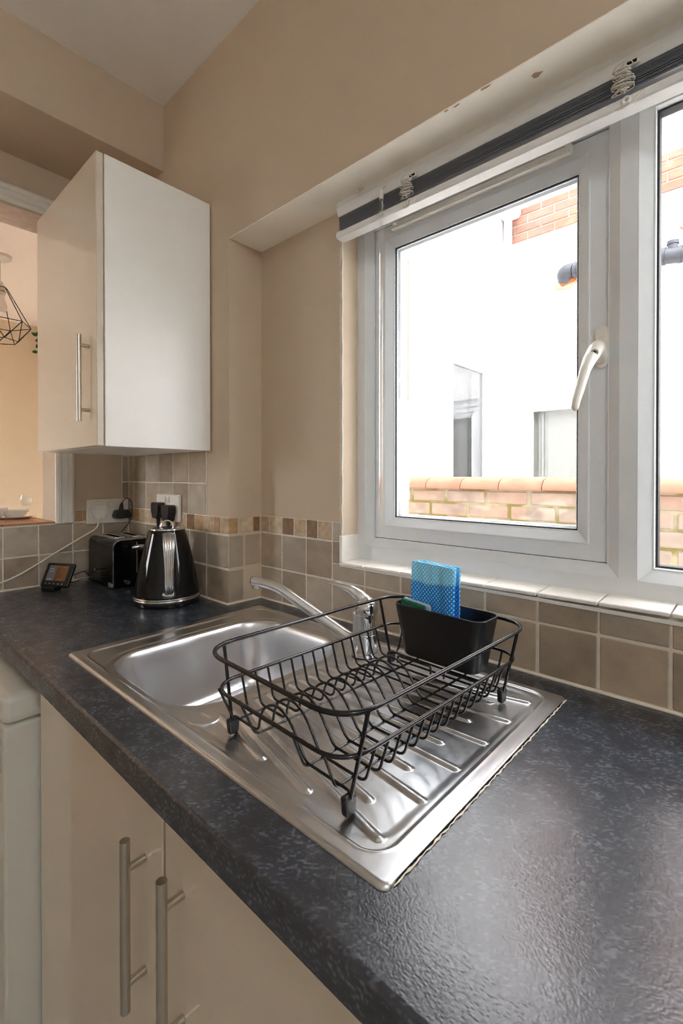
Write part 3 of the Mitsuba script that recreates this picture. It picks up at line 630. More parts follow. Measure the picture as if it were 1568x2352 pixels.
lab('sponge', 'green-backed washing-up sponge tucked in the black caddy beside the blue cloth', 'sponge'); lab('sponge__scouring_pad', 'green scouring pad')

# ---------------------------------------------------------------- kitchen units
def bar_handle(key, x, y, zc, L, span, r, ydoor, zposts):
    body = cyl((x, y, zc - L / 2), (x, y, zc + L / 2), r, 24)
    posts = [cyl((x, y, z), (x, ydoor - .0003, z), r * .78, 20) for z in zposts]
    put(key, cat([body] + posts), 'nickel', 30)
# wall cupboard
lab('wall_cupboard', 'cream wall cupboard in the corner beside the window', 'cupboard')
put('wall_cupboard__carcass', cbx(.0828, .5623, -.4090, W1 - .0005, 1.3373, 2.0573, .0012), 'cabinet_white')
put('wall_cupboard__door', cbx(.0838, .5618, -.4285, -.4115, 1.3380, 2.0566, .0016), 'door_gloss'); lab('wall_cupboard__door', 'glossy cream door')
put('wall_cupboard__gap_shade', cbx(.0900, .550, -.4116, -.4089, 1.36, 2.03, .0005), 'dark_slot')  # dark sheet painting the shade between door and carcass
bar_handle('wall_cupboard__door__handle', .5125, -.4520, 1.507, .214, .160, .0058, -.4285, (1.588, 1.428)); lab('wall_cupboard__door__handle', 'brushed steel bar handle')
# sink unit
def base_unit(key, x0, x1, label, hz):
    lab(key, label, 'cupboard')
    t = .018
    put(key + '__carcass', cat([bx(x0 + .001, x0 + t, -.572, -.02, .12, .861), bx(x1 - t, x1 - .001, -.572, -.02, .12, .861), bx(x0 + t, x1 - t, -.572, -.02, .12, .138), bx(x0 + t, x1 - t, -.03, -.022, .138, .861), bx(x0 + t, x1 - t, -.572, -.540, .845, .861)]), 'cabinet_white')
    put(key + '__plinth', bx(x0, x1, -.53, -.512, 0.001, .119), 'door_gloss')
    mid = (x0 + x1) / 2
    d1 = put(key + '__door', cbx(x0 + .0005, mid - .0032, -.592, -.574, .125, .8595, .0016), 'door_gloss')
    d2 = put(key + '__door', cbx(mid + .0032, x1 - .0005, -.592, -.574, .125, .8595, .0016), 'door_gloss')
    for dk, x, (zt_, zb_), zp in ((d1, mid - .0505, hz[0][0], hz[0][1]), (d2, mid + .0475, hz[1][0], hz[1][1])):
        bar_handle(dk + '__handle', x, -.6185, (zt_ + zb_) / 2, zt_ - zb_, .15, .0062, -.592, zp); lab(dk + '__handle', 'brushed steel bar handle')
base_unit('sink_unit', .7165, 1.7265, 'glossy cream two-door base cupboard under the sink', (((.7985, .5785), (.7610, .6125)), ((.8040, .5840), (.7710, .6235))))
base_unit('base_cupboard', 1.7285, 2.735, 'glossy cream base cupboard to the right of the sink unit', (((.80, .58), (.765, .615)), ((.80, .58), (.765, .615))))
# washing machine
lab('washing_machine', 'white freestanding washing machine left of the sink cupboard', 'washing machine')
put('washing_machine__body', rbx(.108, .7050, -.6500, -.125, .02, .7830, .006, 16), 'appliance_white', 40)
sp_ = prism(rrect(-.560, -.160, .10, .735, .05, 8), 0, .0018); v = sp_.vertices.copy(); sp_.vertices = np.c_[v[:, 2] + .7050, v[:, 0], v[:, 1]]
put('washing_machine__side_pressing', sp_, 'appliance_white', 30)
put('washing_machine__lid', rbx(.1075, .7055, -.6515, -.122, .7845, .8420, .016, 24), 'appliance_white', 40)
put('washing_machine__control_panel', cbx(.125, .690, -.6560, -.650, .690, .775, .003), 'appliance_white')
put('washing_machine__porthole', xz(trimesh.util.concatenate([trimesh.creation.annulus(.135, .175, .03)]), -.648).apply_translation((.41, 0, .40)), 'chrome', 30)
for x in (.15, .66):
    for y in (-.6, -.16): put('washing_machine__foot', cyl((x, y, 0.0005), (x, y, .022), .018, 16), 'black_plastic', 30)

# ---------------------------------------------------------------- kettle
KC = (.4830, -.2085)
lab('kettle', 'black conical kettle with chrome trim standing in the corner of the worktop', 'kettle')
put('kettle__power_base', lathe([(0, .9005), (.0880, .9005), (.0915, .903), (.0922, .910), (.0905, .9150), (0, .9150)], 72, (*KC, 0)), 'black_gloss', 30)
put('kettle__trim_ring', lathe([(.080, .9152), (.0918, .9152), (.0930, .9170), (.0918, .9190), (.0905, .9192), (.0905, .9205), (.0915, .9208), (.0922, .9228), (.0908, .9250), (.080, .925)], 72, (*KC, 0)), 'chrome', 30); lab('kettle__trim_ring', 'double chrome ring')
bp = [(0.0, .9252), (.0895, .9252), (.0900, .9280)] + [(np.interp(t, [0, .25, .5, .75, 1], [.0895, .0820, .0728, .0622, .0505]), .929 + t * .178) for t in np.linspace(0, 1, 20)] + [(.0495, 1.1078), (0, 1.1078)]
put('kettle__body', lathe(bp, 96, (*KC, 0)), 'black_gloss', 40)
put('kettle__lid', lathe([(0, 1.1079), (.0470, 1.1079), (.0482, 1.1095), (.0478, 1.1125), (.0440, 1.1140), (0, 1.1165)], 64, (*KC, 0)), 'chrome', 30); lab('kettle__lid', 'chrome lid')
put('kettle__lid__loop', sweep([(KC[0] + .0175 * math.cos(a) * .64, KC[1] + .0175 * math.cos(a) * .77, 1.1135 + .0205 * math.sin(a)) for a in np.linspace(0, math.pi, 21)], .0022, 10, rx=.0034), 'chrome', True)
ka = math.atan2(CAM[1] - KC[1], CAM[0] - KC[0]) + .045; kd = np.array([math.cos(ka), math.sin(ka)]); kn = np.array([-kd[1], kd[0]])
kp = lambda r, z, o=0.0: (KC[0] + kd[0] * r + kn[0] * o, KC[1] + kd[1] * r + kn[1] * o, z)
hpath = smooth_path([kp(.050, 1.0990), kp(.066, 1.1010), kp(.083, 1.0950), kp(.0950, 1.0760), kp(.1000, 1.045), kp(.1030, 1.010), kp(.1050, .980), kp(.1040, .955), kp(.0960, .9440), kp(.0880, .9430)], 6)
hw = np.interp(np.linspace(0, 1, len(hpath)), [0, .25, .6, 1], [.0158, .0150, .0112, .0102])
def strap(path, hw, th):
    p = np.asarray(path); t = np.gradient(p, axis=0); t /= np.linalg.norm(t, axis=1, keepdims=True)
    b = np.array([kn[0], kn[1], 0]); nrm = np.cross(t, b); v, f = [], []
    for k in range(len(p)):
        for s in np.linspace(-1, 1, 33): v.append(p[k] + b * s * hw[k] + nrm[k] * (th + (.0020 * abs(math.sin((s + .82) / 1.64 * 4 * math.pi)) if abs(s) < .82 else 0)))
        for s in np.linspace(1, -1, 5): v.append(p[k] + b * s * hw[k] - nrm[k] * th)
    n = 38
    for i in range(len(p) - 1):
        for j in range(n): a, b_, c, d = i * n + j, i * n + (j + 1) % n, (i + 1) * n + (j + 1) % n, (i + 1) * n + j; f += [[a, b_, c], [a, c, d]]
    m = trimesh.Trimesh(v, f, process=False); return m
put('kettle__handle', strap(hpath, hw, .0032), 'chrome', 50); lab('kettle__handle', 'fluted chrome handle')
put('kettle__switch', hull_chain([kp(.088, .9385, -.008), kp(.088, .9385, .008)], [.0095, .0095], .003, 3), 'chrome', True); lab('kettle__switch', 'rounded chrome switch')
put('kettle__spout', hull_chain([(KC[0] - kd[0] * .052, KC[1] - kd[1] * .052, 1.094), (KC[0] - kd[0] * .066, KC[1] - kd[1] * .066, 1.101)], [.012, .007], .003, 4), 'black_gloss', True)

# ---------------------------------------------------------------- toaster
lab('toaster', 'black toaster with a chrome top behind the kettle', 'toaster')
TX0, TX1, TY0, TY1, TZ = .024, .2290, -.2600, -.1170, 1.0560
def tprof(e=0.0, z0=.9080, r=.022):
    return Polygon([(TY0 - e, z0), (TY1 + e, z0)] + [(TY1 + e - r + r * math.cos(a), TZ + e - r + r * math.sin(a)) for a in np.linspace(0, math.pi / 2, 8)] + [(TY0 - e + r - r * math.sin(a), TZ + e - r + r * math.cos(a)) for a in np.linspace(0, math.pi / 2, 8)])
slots = [m3.Manifold.cube((.135, .026, .08)).translate((.048, y, 1.0)) for y in (-.2300, -.1720)]
bodym = mf(along_x(tprof(), TX0, TX1 - .004))
put('toaster__body', tm(bodym - slots[0] - slots[1]), 'black_gloss', 30)
topm = mf(along_x(Polygon([(TY0 + .020, TZ - .002), (TY1 - .020, TZ - .002), (TY1 - .020, TZ + .0006), (TY1 - .028, TZ + .0024), (TY0 + .028, TZ + .0024), (TY0 + .020, TZ + .0006)]), TX0 + .004, TX1 - .0045)) - slots[0] - slots[1]
put('toaster__top_plate', tm(topm), 'chrome', 25); lab('toaster__top_plate', 'chrome top plate with two slots')
for y in (-.2300, -.1720):
    put('toaster__slot_rim', sweep(fillet([(.048, y, TZ + .003), (.183, y, TZ + .003), (.183, y + .026, TZ + .003), (.048, y + .026, TZ + .003)], .008, 5, True), .0022, 6, True), 'chrome', True)
    put('toaster__slot_lining', bx(.049, .182, y + .001, y + .025, 1.001, 1.003), 'dark_slot')
put('toaster__end_rim', along_x(tprof(.0008), TX1 - .0042, TX1 - .0020), 'chrome', 25); lab('toaster__end_rim', 'thin chrome edge')
put('toaster__end_panel', along_x(tprof(-.0015), TX1 - .0022, TX1 + .002), 'black_gloss', 25)
put('toaster__lever_slot', bx(TX1 + .0018, TX1 + .0026, -.1860, -.1835, .945, 1.046), 'chrome')
put('toaster__lever', cat([hull_chain([(TX1 + .006, -.1850, 1.030), (TX1 + .020, -.1850, 1.031)], [.0045, .0045], .003, 2), hull_chain([(TX1 + .020, -.2030, 1.031), (TX1 + .024, -.1850, 1.032), (TX1 + .020, -.1670, 1.031)], [.0065, .0085, .0065], .003, 3)]), 'chrome', True); lab('toaster__lever', 'chrome push-down lever')
put('toaster__lever_arm', cat([bx(TX1 + .0015, TX1 + .008, -.1872, -.1828, 1.025, 1.037)]), 'chrome')
put('toaster__dial', cyl((TX1 + .0015, -.2175, .9190), (TX1 + .012, -.2175, .9190), .0070, 24), 'chrome', 30)
for k in range(4): put('toaster__base_trim', cbx(TX1 - .036, TX1 - .004, TY0 - .0024, TY0 + .001, .9045 + k * .0038, .9045 + k * .0038 + .0028, .0008), 'chrome')
e_ = trimesh.creation.icosphere(3, 1.0); e_.vertices *= (.0038, .0012, .0055); e_.apply_translation((.0760, TY0 - .0004, .9440)); put('toaster__badge', e_, 'chrome', True); lab('toaster__badge', 'small oval chrome badge')
for x in (.045, .19):
    for y in (-.245, -.131): put('toaster__foot', cyl((x, y, .9003), (x, y, .909), .009, 14), 'black_plastic', 30)

# ---------------------------------------------------------------- energy monitor
lab('energy_monitor', 'small black tilted monitor with a split grey and brown screen against the tiles', 'display')
e1 = np.array([.86812, .49635, 0]); en = np.array([.49635, -.86812, 0]); tl = .4622
e2 = math.cos(tl) * np.array([0, 0, 1]) - math.sin(tl) * en; e3 = np.cross(e1, e2)
M0 = np.array([.0473, -.4185, .912]) * .86 + np.array([.0553, -.4138, .9085]) * .14
def mon(m): v = m.vertices.copy(); m = m.copy(); m.vertices = M0 + v[:, :1] * e1 + v[:, 1:2] * e2 + v[:, 2:3] * e3; return m
put('energy_monitor__case', mon(rbx(0, .1045, 0, .0775, -.012, 0, .0055, 16)), 'black_plastic', 40)
put('energy_monitor__screen', mon(bx(.0145, .0445, .0185, .0685, 0, .0004)), 'screen_grey'); lab('energy_monitor__screen', 'grey half of the screen')
put('energy_monitor__screen', mon(bx(.0445, .0880, .0185, .0685, 0, .0004)), 'screen_brown'); lab('energy_monitor__screen_001', 'brown half of the screen')
for x, y, w, h, mt in ((.020, .022, .016, .003, 'sponge_pale'), (.055, .022, .022, .003, 'curtain_pink'), (.048, .063, .010, .0022, 'curtain_pink'), (.066, .063, .016, .0022, 'curtain_pink'), (.020, .056, .014, .002, 'sponge_pale'), (.020, .048, .018, .002, 'sponge_pale')):
    put('energy_monitor__screen_line', mon(bx(x, x + w, y, y + h, .0003, .0006)), mt)
for k in range(5): put('energy_monitor__button', mon(cyl((.0200 + k * .0155, .0095, -.001), (.0200 + k * .0155, .0095, .0005), .0017, 12)), 'white_plastic')
ft = rbx(.022, .070, -.010, .010, .9006, .914, .003); ft.vertices = np.c_[M0[0] + ft.vertices[:, 0] * e1[0] - ft.vertices[:, 1] * en[0] * 1.6, M0[1] + ft.vertices[:, 0] * e1[1] - ft.vertices[:, 1] * en[1] * 1.6, ft.vertices[:, 2]]
put('energy_monitor__stand', ft, 'black_plastic', 40)
mb = M0 + e1 * .085 + e2 * .03 - e3 * .012
put('energy_monitor__cable', cat([sweep(smooth_path([mb, mb + [-.012, .02, .006], (.060, -.290, .940), (.024, -.270, .930), (.012, -.255, .912)], 8), .0014, 6), sweep(smooth_path([mb + e2 * -.014, mb + [-.01, .025, -.014], (.060, -.295, .915), (.030, -.27, .908), (.012, -.252, .904)], 8), .0014, 6)]), 'black_plastic', True)

# ---------------------------------------------------------------- sockets, plugs, cables
lab('wall_socket', 'white double socket on the end wall above the toaster', 'socket')
put('wall_socket__plate', cbx(.0005, .0100, -.2620, W1 - .003, 1.0925, 1.1805, .0025), 'white_plastic')
put('wall_socket__switch', cbx(.0098, .0128, -.1985, -.1900, 1.1545, 1.1715, .001), 'white_plastic'); put('wall_socket__switch', cbx(.0098, .0128, -.1870, -.1785, 1.1545, 1.1715, .001), 'white_plastic')
put('wall_socket__switch_mark', bx(.0127, .0130, -.1855, -.1800, 1.1685, 1.1698), 'dark_slot')
put('wall_socket__screw', cyl((.0098, -.2480, 1.136), (.0106, -.2480, 1.136), .0030, 14), 'nickel', 30)
lab('wall_socket_001', 'white double socket on the tiles behind the kettle', 'socket')
put('wall_socket_001__plate', cbx(.2420, .3940, W1 - .0095, W1 - .0005, 1.1160, 1.2030, .0025), 'white_plastic')
for x in (.304, .326): put('wall_socket_001__switch', cbx(x - .005, x + .005, W1 - .0125, W1 - .0093, 1.178, 1.196, .001), 'white_plastic')
def plug_poly(w, h): return Polygon([(-w / 2, h * .5), (w / 2, h * .5), (w / 2, h * .05), (w * .28, -h * .5), (-w * .28, -h * .5), (-w / 2, h * .05)]).buffer(-.009).buffer(.009, quad_segs=6)
def on_back(m, y, z, x0): v = m.vertices.copy(); m.vertices = np.c_[v[:, 2] + x0, v[:, 0] + y, v[:, 1] + z]; return m
lab('white_plug', 'white plug in the end-wall socket with a pale cable', 'plug')
put('white_plug__body', on_back(prism(plug_poly(.050, .046), 0, .024), -.2270, 1.1370, .0100), 'white_plastic', 30)
put('white_plug__grip', hull_chain([(.022, -.2270, 1.116), (.022, -.2275, 1.098)], [.0070, .0055], .003, 3), 'white_plastic', True)
put('white_plug__cable', sweep(smooth_path([(.022, -.2275, 1.100), (.024, -.233, 1.084), (.026, -.262, 1.064), (.022, -.305, 1.040), (.018, -.36, 1.008), (.014, -.42, .972), (.012, -.47, .946), (.012, -.515, .930), (.012, -.60, .918), (.02, -.80, .905)], 8), .0032, 8), 'white_plastic', True); lab('white_plug__cable', 'pale cable drooping along the tiles')
lab('black_adapter', 'black adapter plug in the end-wall socket with a looping thin cable', 'plug')
put('black_adapter__body', on_back(prism(Polygon([(-.024, .009), (-.020, .014), (.016, .014), (.0215, .002), (.0235, -.006), (.020, -.012), (-.025, -.012), (-.028, -.004)]).buffer(.002), 0, .034), -.1470, 1.1240, .0100), 'black_plastic', 30)
put('black_adapter__neck', hull_chain([(.024, -.1500, 1.134), (.024, -.1490, 1.150), (.024, -.1475, 1.162)], [.0080, .0072, .0042], .003, 3), 'black_plastic', True)
put('black_adapter__cable', sweep(smooth_path([(.024, -.1478, 1.160), (.026, -.1430, 1.172), (.032, -.1340, 1.181), (.040, -.1260, 1.178), (.046, -.1205, 1.160), (.046, -.1190, 1.138), (.044, -.1215, 1.112), (.036, -.132, 1.085), (.022, -.142, 1.066), (.013, -.15, 1.03), (.012, -.15, .95)], 8), .0014, 6), 'black_plastic', True)
for i, (x, z) in enumerate(((.2800, 1.1500), (.3500, 1.1440))):
    k = 'black_plug' if i == 0 else 'black_plug_001'
    lab(k, ['black plug on the left of the socket behind the kettle', 'black plug on the right of the socket behind the kettle'][i], 'plug', 'black plugs behind the kettle')
    put(k + '__body', xz(prism(plug_poly(.048, .052), 0, .026), W1 - .0095).apply_translation((x, 0, z)), 'black_plastic', 30)
    put(k + '__grip', hull_chain([(x, W1 - .022, z - .022), (x, W1 - .022, z - .048)], [.0075, .0050], .003, 3), 'black_plastic', True)
    put(k + '__cable', sweep(smooth_path([(x, W1 - .022, z - .045), (x, W1 - .020, z - .10), (x + .004, W1 - .014, z - .16), (x + .01, W1 - .012, .912), (x + .03, W1 - .014, .9035)] if i == 0 else [(x, W1 - .022, z - .045), (x, W1 - .016, z - .10), (x, W1 - .010, z - .16), (x + .01, W1 - .008, .910), (x + .04, W1 - .008, .9035)], 8), .0030, 8), 'black_plastic', True)

# ================================================================ dining room beyond the hatch
DC_, DXF = 2.42, -2.43
put('ceiling_dining', bx(DXF - .1, -.139, -3.4, .60, DC_, DC_ + .08), 'dining_ceiling_paint'); structure('ceiling_dining', 'pale pinkish dining room ceiling', 'ceiling')
put('wall_dining_far', bx(DXF - .1, DXF, -3.4, .60, 0, DC_), 'dining_paint'); structure('wall_dining_far', 'warm orange-beige far wall of the dining room', 'wall')
put('wall_dining_right', bx(DXF, -.139, .60, .70, 0, DC_), 'dining_paint'); structure('wall_dining_right', 'warm beige side wall of the dining room', 'wall')
put('wall_dining_left', cat([bx(DXF, -1.75, -3.4, -3.3, 0, DC_), bx(-.75, -.139, -3.4, -3.3, 0, DC_), bx(-1.75, -.75, -3.4, -3.3, 0, .85), bx(-1.75, -.75, -3.4, -3.3, 2.10, DC_)]), 'dining_paint')  # unseen opening, placed to let sky light into the dining room
structure('wall_dining_left', 'warm beige dining room wall, out of view, with an opening that lights the room', 'wall')
put('wall_back__dining_face', cat([bx(-.142, -.1385, HY1, .6, 0, DC_), bx(-.142, -.1385, -3.4, HY0, 0, DC_), bx(-.142, -.1385, HY0, HY1, 0, HZ0), bx(-.142, -.1385, HY0, HY1, HZ1, DC_)]), 'dining_paint')
lab('wall_back__dining_face', 'warm beige dining side of the wall')
# pendant lamp with a wire cage
PX, PY = -1.217, -.257
lab('pendant_lamp', 'black wire-cage pendant lamp with a bare bulb in the dining room', 'lamp')
put('pendant_lamp__ceiling_rose', lathe([(0, DC_), (.052, DC_), (.050, DC_ - .014), (.030, DC_ - .026), (0, DC_ - .028)], 40, (PX, PY, 0)), 'trim_paint', 30)
put('pendant_lamp__flex', cyl((PX, PY, DC_ - .026), (PX, PY, 2.27), .0030, 8), 'trim_paint', 30)
put('pendant_lamp__bulb_holder', lathe([(0, 2.285), (.010, 2.283), (.018, 2.262), (.022, 2.235), (.022, 2.215), (0, 2.214)], 24, (PX, PY, 0)), 'trim_paint', 30)
put('pendant_lamp__bulb', lathe([(0, 2.214), (.017, 2.213), (.021, 2.19), (.029, 2.165), (.031, 2.145), (.022, 2.122), (0, 2.114)], 28, (PX, PY, 0)), 'china', 40)
hexr = lambda r, z, o: [np.array([PX + r * math.cos(o + k * math.pi / 3), PY + r * math.sin(o + k * math.pi / 3), z]) for k in range(6)]
o0 = .52
A_, B_, C_ = hexr(.030, 2.252, o0), hexr(.138, 2.066, o0), hexr(.082, 1.975, o0 + math.pi / 6)
bars = []
for k in range(6):
    k2 = (k + 1) % 6
    bars += [(A_[k], A_[k2]), (A_[k], B_[k]), (B_[k], B_[k2]), (C_[k], C_[k2]), (B_[k], C_[k]), (B_[k2], C_[k])]
put('pendant_lamp__cage', cat([cyl(p, q, .0022, 6) for p, q in bars] + [sweep(hexr(.024, 2.232, o0), .002, 6, True)]), 'black_plastic', 30)
# crockery on the tiled sill
lab('side_plate', 'white side plate under a bowl on the hatch sill', 'plate')
put('side_plate', lathe([(0, 1.1115), (.040, 1.1112), (.052, 1.1150), (.068, 1.1190), (.0685, 1.1200), (.052, 1.1168), (.040, 1.1135), (0, 1.1135)], 48, (-.232, -.420, 0)), 'china', 40)
def bowl(key, x, y, z, r, h, label):
    put(key, lathe([(0, z), (r * .55, z), (r * .60, z + .003), (r * .92, z + h * .75), (r, z + h), (r * .97, z + h), (r * .88, z + h * .76), (r * .55, z + .005), (0, z + .004)], 40, (x, y, 0)), 'china', 40)
    lab(key, label, 'bowl')
bowl('bowl', -.232, -.420, 1.1140, .046, .027, 'small white bowl on a side plate on the hatch sill')
lab('side_plate_001', 'white side plate at the left edge, behind the nearer bowl', 'plate')
put('side_plate_001', lathe([(0, 1.1115), (.040, 1.1112), (.052, 1.1150), (.068, 1.1190), (.0685, 1.1200), (.052, 1.1168), (.040, 1.1135), (0, 1.1135)], 48, (-.225, -.585, 0)), 'china', 40)
bowl('bowl_001', -.245, -.487, 1.1115, .050, .038, 'white bowl at the left edge of the photo, behind the nearer bowl')
lab('wine_glass', 'clear wine glass standing behind the small white bowl', 'glass')
gp = [(0, 1.1115), (.024, 1.1115), (.024, 1.1122), (.006, 1.1150), (.0032, 1.120), (.0030, 1.144), (.0045, 1.1485), (.0150, 1.1545), (.0205, 1.166), (.0212, 1.178), (.0190, 1.193), (.0182, 1.1935), (.0200, 1.178), (.0193, 1.166), (.0140, 1.156), (0, 1.1515)]
put('wine_glass', lathe(gp, 40, (-.284, -.3725, 0)), 'clear_glass', 40)
# trailing plant on the far wall, mostly behind the cupboard
lab('trailing_plant', 'dark green trailing plant on the dining wall, peeping out beside the cupboard', 'plant')
def leaf(p, d, L, w):
    d = np.asarray(d, float); d /= np.linalg.norm(d); s = np.cross(d, [1, 0, 0]); s /= np.linalg.norm(s); n = np.cross(d, s)
    prof_ = [(0, 0), (.3, .8), (.55, 1), (.8, .6), (1, 0)]; v, f = [], []
    for t, k in prof_: v += [p + d * L * t + s * w * k - n * .004 * k, p + d * L * t + n * .004, p + d * L * t - s * w * k - n * .004 * k]
    for i in range(4):
        for j in range(2): a = 3 * i + j; f += [[a, a + 1, a + 4], [a, a + 4, a + 3]]
    return trimesh.Trimesh(np.array(v), f, process=False)
pb = np.array([DXF + .06, .296, 2.25])
put('trailing_plant__pot', lathe([(0, -.06), (.040, -.06), (.055, .04), (.058, .045), (.050, .045), (.036, -.05), (0, -.05)], 30, tuple(pb)), 'terracotta', 30)
stems, lv_ = [], []
for k, (dy, dz_) in enumerate(((-.098, .070), (-.06, -.12), (.06, .03), (.08, -.15), (-.092, -.045), (.0, .08))):
    pth = smooth_path([pb + [0, 0, .03], pb + [.03, dy * .5, .09 + dz_ * .3], pb + [.04, dy, dz_]], 6); stems.append(sweep(pth, .002, 5))
    for j in range(4, 13, 2): q = pth[j]; lv_.append(leaf(q, [.2, dy * 4 + rng.uniform(-.5, .5), rng.uniform(-.6, .5)], .045, .013))
put('trailing_plant__stem', cat(stems), 'leaf_green'); put('trailing_plant__foliage', cat(lv_), 'leaf_green', 40)
lab('trailing_plant__foliage', 'small dark green leaves', kind='stuff')

# ================================================================ yard outside the window
YB = 3.237
put('ground_yard', cat([bx(-.0, 9, .26, 6, -.3, -.2), bx(3.72, 12, -8, .26, -.3, -.2)]), 'paving'); structure('ground_yard', 'pale paving of the side yard, out of view, bounces light up to the window', 'ground')  # out of view; kept pale to bounce light up through the window
# house wall on the left (x = 0), with the arched window
put('wall_house', cat([bx(-.14, 0, .25, 2.31, -.2, 5.0), bx(-.14, 0, 3.10, YB + .2, -.2, 5.0), bx(-.14, 0, 2.31, 3.10, 2.372, 5.0), bx(-.14, 0, 2.31, 3.10, -.2, .6)]), 'render_white'); structure('wall_house', 'white rendered house wall on the left of the yard', 'wall')
ay = np.linspace(2.28, 3.12, 15); az_ = 2.300 + .075 * (1 - ((ay - 2.70) / .42) ** 2)
put('wall_house__window_arch', sweep(np.c_[np.full(15, .004), ay, az_ + .005], .017, 8), 'render_white', True)
ap = Polygon(list(zip(ay, az_)) + [(3.12, 2.20), (2.28, 2.20)]); am = trimesh.creation.extrude_polygon(ap, .05, engine='earcut'); v = am.vertices.copy(); am.vertices = np.c_[v[:, 2] - .07, v[:, 0], v[:, 1]]
put('wall_house__window_head', am, 'upvc')
def xframe(prof, x0, y0, y1, z0, z1):
    m = ring_frame(prof, y0, y1, z0, z1); v = m.vertices.copy(); m.vertices = np.c_[x0 - v[:, 1], v[:, 0], v[:, 2]]; return m
put('wall_house__window_frame', xframe([(0, .06), (0, .03), (.055, .03), (.095, .045), (.095, .07)], 0, 2.30, 3.03, .6, 2.240), 'upvc')
put('wall_house__window_pane', bx(-.0705, -.07, 2.39, 2.94, .69, 2.15), 'far_glass')
put('wall_house__window_room', bx(-.35, -.14, 2.30, 3.10, .6, 2.3), 'window_dark')
put('wall_house__downpipe', cyl((.05, YB - .06, 2.36), (.05, YB - .06, 4.9), .035, 16), 'render_white', 30)
put('wall_house__eave_bracket', cat([rbx(.0, .16, YB - .40, YB - .02, 3.50, 3.75, .04, 16)]), 'render_white', 30)
# outrigger wall facing the window: white below, brick above
BZ = 3.315
put('wall_outrigger', cat([bx(0, .12, YB, YB + .25, -.2, BZ), bx(.12, .96, YB, YB + .25, 1.99, BZ), bx(.96, 1.29, YB, YB + .25, -.2, BZ), bx(1.29, 2.1, YB, YB + .25, 1.99, BZ), bx(2.1, 7, YB, YB + .25, -.2, BZ), bx(.12, .96, YB, YB + .25, -.2, .8), bx(1.29, 2.1, YB, YB + .25, -.2, 0)]), 'render_white')
structure('wall_outrigger', 'white rendered wall with red brickwork above across the yard', 'wall')
put('wall_outrigger__mortar', bx(-.1, 7, YB + .006, YB + .25, BZ, 5.0), 'mortar_pale')
L, Hc = .2235, .0745
nrow = int((4.95 - BZ) / Hc)
for r in range(nrow):
    zz0 = BZ + .004 + r * Hc
    x = -.02 - (L / 2 if r % 2 else 0)
    while x < (2.3 if r < 12 else 1.8):
        a, b = max(x, .0), x + L - .010
        if b - a > .03: put('wall_outrigger__brick', cbx(a, b, YB + rng.uniform(-.002, .002), YB + .05, zz0, zz0 + Hc - .010, .004), 'brick_red')
        x += L
zf = lambda x0, x1, z0, z1: ring_frame([(0, YB + .10), (0, YB + .045), (.012, YB + .040), (.050, YB + .040), (.055, YB + .05), (.080, YB + .055), (.100, YB + .07), (.100, YB + .10)], x0, x1, z0, z1)
put('wall_outrigger__window_frame', zf(.12, .96, .8, 1.925), 'upvc')
put('wall_outrigger__window_head', bx(.12, .96, YB + .03, YB + .2, 1.925, 1.99), 'upvc')
put('wall_outrigger__window_pane', bx(.215, .865, YB + .080, YB + .0805, .895, 1.83), 'far_glass')
put('wall_outrigger__window_curtain', cat([bx(.12, .58, YB + .16, YB + .17, .8, 1.95)] + [cyl((.25 + .028 * k, YB + .155, .8), (.25 + .028 * k, YB + .155, 1.95), .010, 8) for k in range(3)]), 'curtain_pale', 30)
put('wall_outrigger__window_blind', cat([bx(.58, .96, YB + .15, YB + .156, .8 + .05 * k, .845 + .05 * k) for k in range(22)]), 'curtain_pink')
put('wall_outrigger__door_frame', zf(1.29, 2.1, 0, 1.99), 'upvc')
put('wall_outrigger__door_leaf', bx(1.39, 2.0, YB + .085, YB + .09, 0, 1.9), 'white_paint')
# soil pipe
lab('soil_pipe', 'grey soil pipe running along the white wall across the yard', 'pipe')
ax = lambda t: np.array([.56 + t, YB - .045, 2.925 - .135 * t])
elb = smooth_path([(.512, YB + .03, 2.885), (.512, YB - .020, 2.890), (.520, YB - .046, 2.912), ax(.0), ax(.035)], 8)
put('soil_pipe__elbow', sweep(elb, .0560, 24), 'pipe_grey', True)
put('soil_pipe__run', cyl(ax(.03), ax(2.2), .0530, 28), 'pipe_grey', 30)
for t0, t1, r in ((.030, .058, .0610), (.075, .083, .0570), (.60, .64, .0600), (.72, .74, .0595)): put('soil_pipe__collar', cyl(ax(t0), ax(t1), r, 28), 'pipe_grey', 30)
put('soil_pipe__branch', cat([cyl(ax(.685) + [0, 0, .02], ax(.685) + [0, 0, .085], .030, 20), cyl(ax(.685) + [0, 0, .075], ax(.685) + [0, 0, .098], .037, 20)]), 'pipe_grey', 30)
put('soil_pipe__waste_pipe', cyl(ax(.685) + [0, 0, .09], ax(.685) + [0, 0, .235], .022, 18), 'render_white', 30)
put('soil_pipe__wall_hole', hull_chain([(.500, YB + .004, 2.850), (.570, YB + .004, 2.862)], [.042, .032], .01, 2), 'pipe_orange', True); lab('soil_pipe__wall_hole', 'broken orange brick round the pipe')
put('soil_pipe__mortar', hull_chain([(.462, YB + .012, 2.842), (.535, YB + .014, 2.826), (.615, YB + .012, 2.868)], [.042, .036, .022], .01, 1), 'mortar_pale', True)
lab('wall_vent_cowl', 'small round pipe end on the white wall above the soil pipe', 'vent')
put('wall_vent_cowl', cat([cyl((1.312, YB - .05, 3.045), (1.312, YB + .01, 3.045), .036, 24)]), 'mortar_pale', 30)
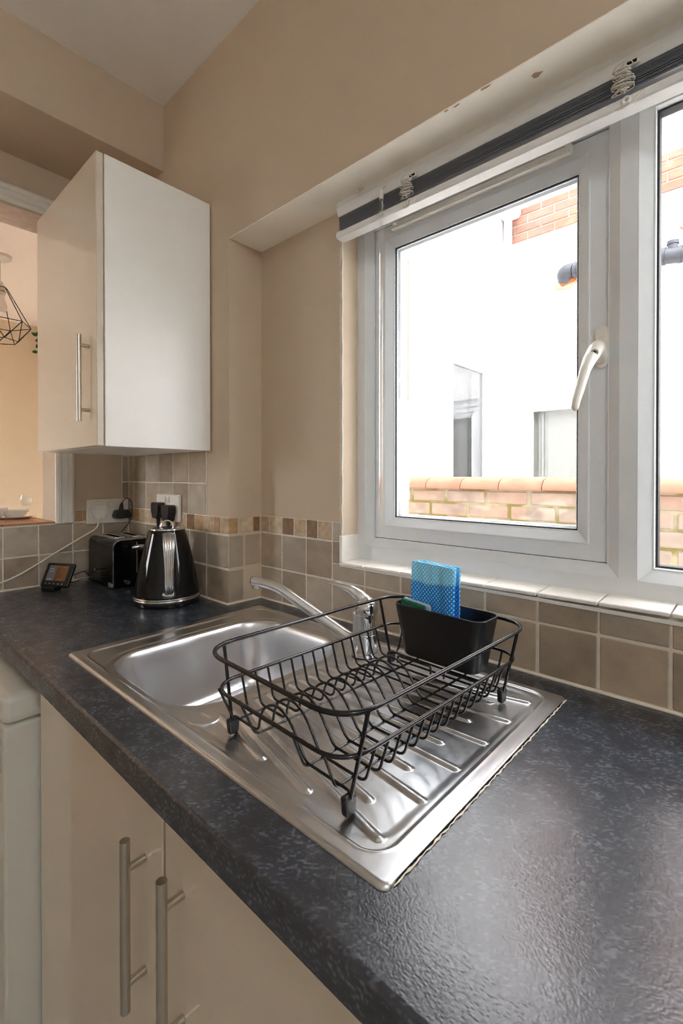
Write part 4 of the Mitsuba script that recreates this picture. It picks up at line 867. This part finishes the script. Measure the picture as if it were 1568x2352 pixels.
# party wall of old bricks with clay coping
GY = 1.452
put('wall_garden', bx(.02, 4.4, GY + .006, GY + .21, -.2, 1.1945), 'mortar_mossy'); put('wall_garden__painted_base', bx(.02, 4.4, GY - .006, GY + .006, -.2, .72), 'render_white'); structure('wall_garden', 'old brick garden wall with a rounded clay coping between the yards', 'wall')  # white strip low on the wall added to bounce light up to the soffit
GL = .2300
for r in range(6):
    z1 = 1.1850 - r * .0762; x = .672 - 3 * GL + (.128 if r % 2 else 0)
    while x < 3.2:
        put('wall_garden__brick', cbx(x + rng.uniform(0, .004), x + GL - .012 + rng.uniform(-.004, .002), GY + rng.uniform(-.003, .003), GY + .09, z1 - .0655 + rng.uniform(-.001, .001), z1, .006), 'brick_old')
        x += GL
cp = [(-.018, 0), (-.020, .010), (-.012, .036), (.012, .056), (.05, .068), (.105, .072), (.16, .068), (.198, .056), (.222, .036), (.230, .010), (.228, 0)]
x = .10
while x < 3.4:
    m = along_x(Polygon([(GY + a, 1.1935 + h * .9) for a, h in cp]), x + .002, x + .213); put('wall_garden__coping_tile', m, 'coping_clay', 40); x += .2155

# ---------------------------------------------------------------- lamp out of view
lab('ceiling_lamp', 'unseen round white globe lamp, out of view, placed to light the kitchen', 'lamp')
LX, LY, LZ = 2.95, -0.98, 2.16  # unseen globe, placed to light the walls, ceiling and cupboard side
put('ceiling_lamp__rose', lathe([(0, CEIL - .0005), (.05, CEIL - .0005), (.045, CEIL - .025), (0, CEIL - .027)], 32, (LX, LY, 0)), 'white_plastic', 30)
put('ceiling_lamp__flex', cyl((LX, LY, LZ + .12), (LX, LY, CEIL - .025), .004, 8), 'white_plastic', 30)
put('ceiling_lamp__holder', cyl((LX, LY, LZ + .098), (LX, LY, LZ + .14), .03, 20), 'white_plastic', 30)
dm = trimesh.creation.icosphere(3, .10); dm.apply_translation((LX, LY, LZ))
k = put('ceiling_lamp__globe', dm, 'white_plastic', True)
scene[k]['emitter'] = {'type': 'area', 'radiance': rgb(np.array([.91, .97, 1.04]) * UNSEEN_LAMP_POWER)}
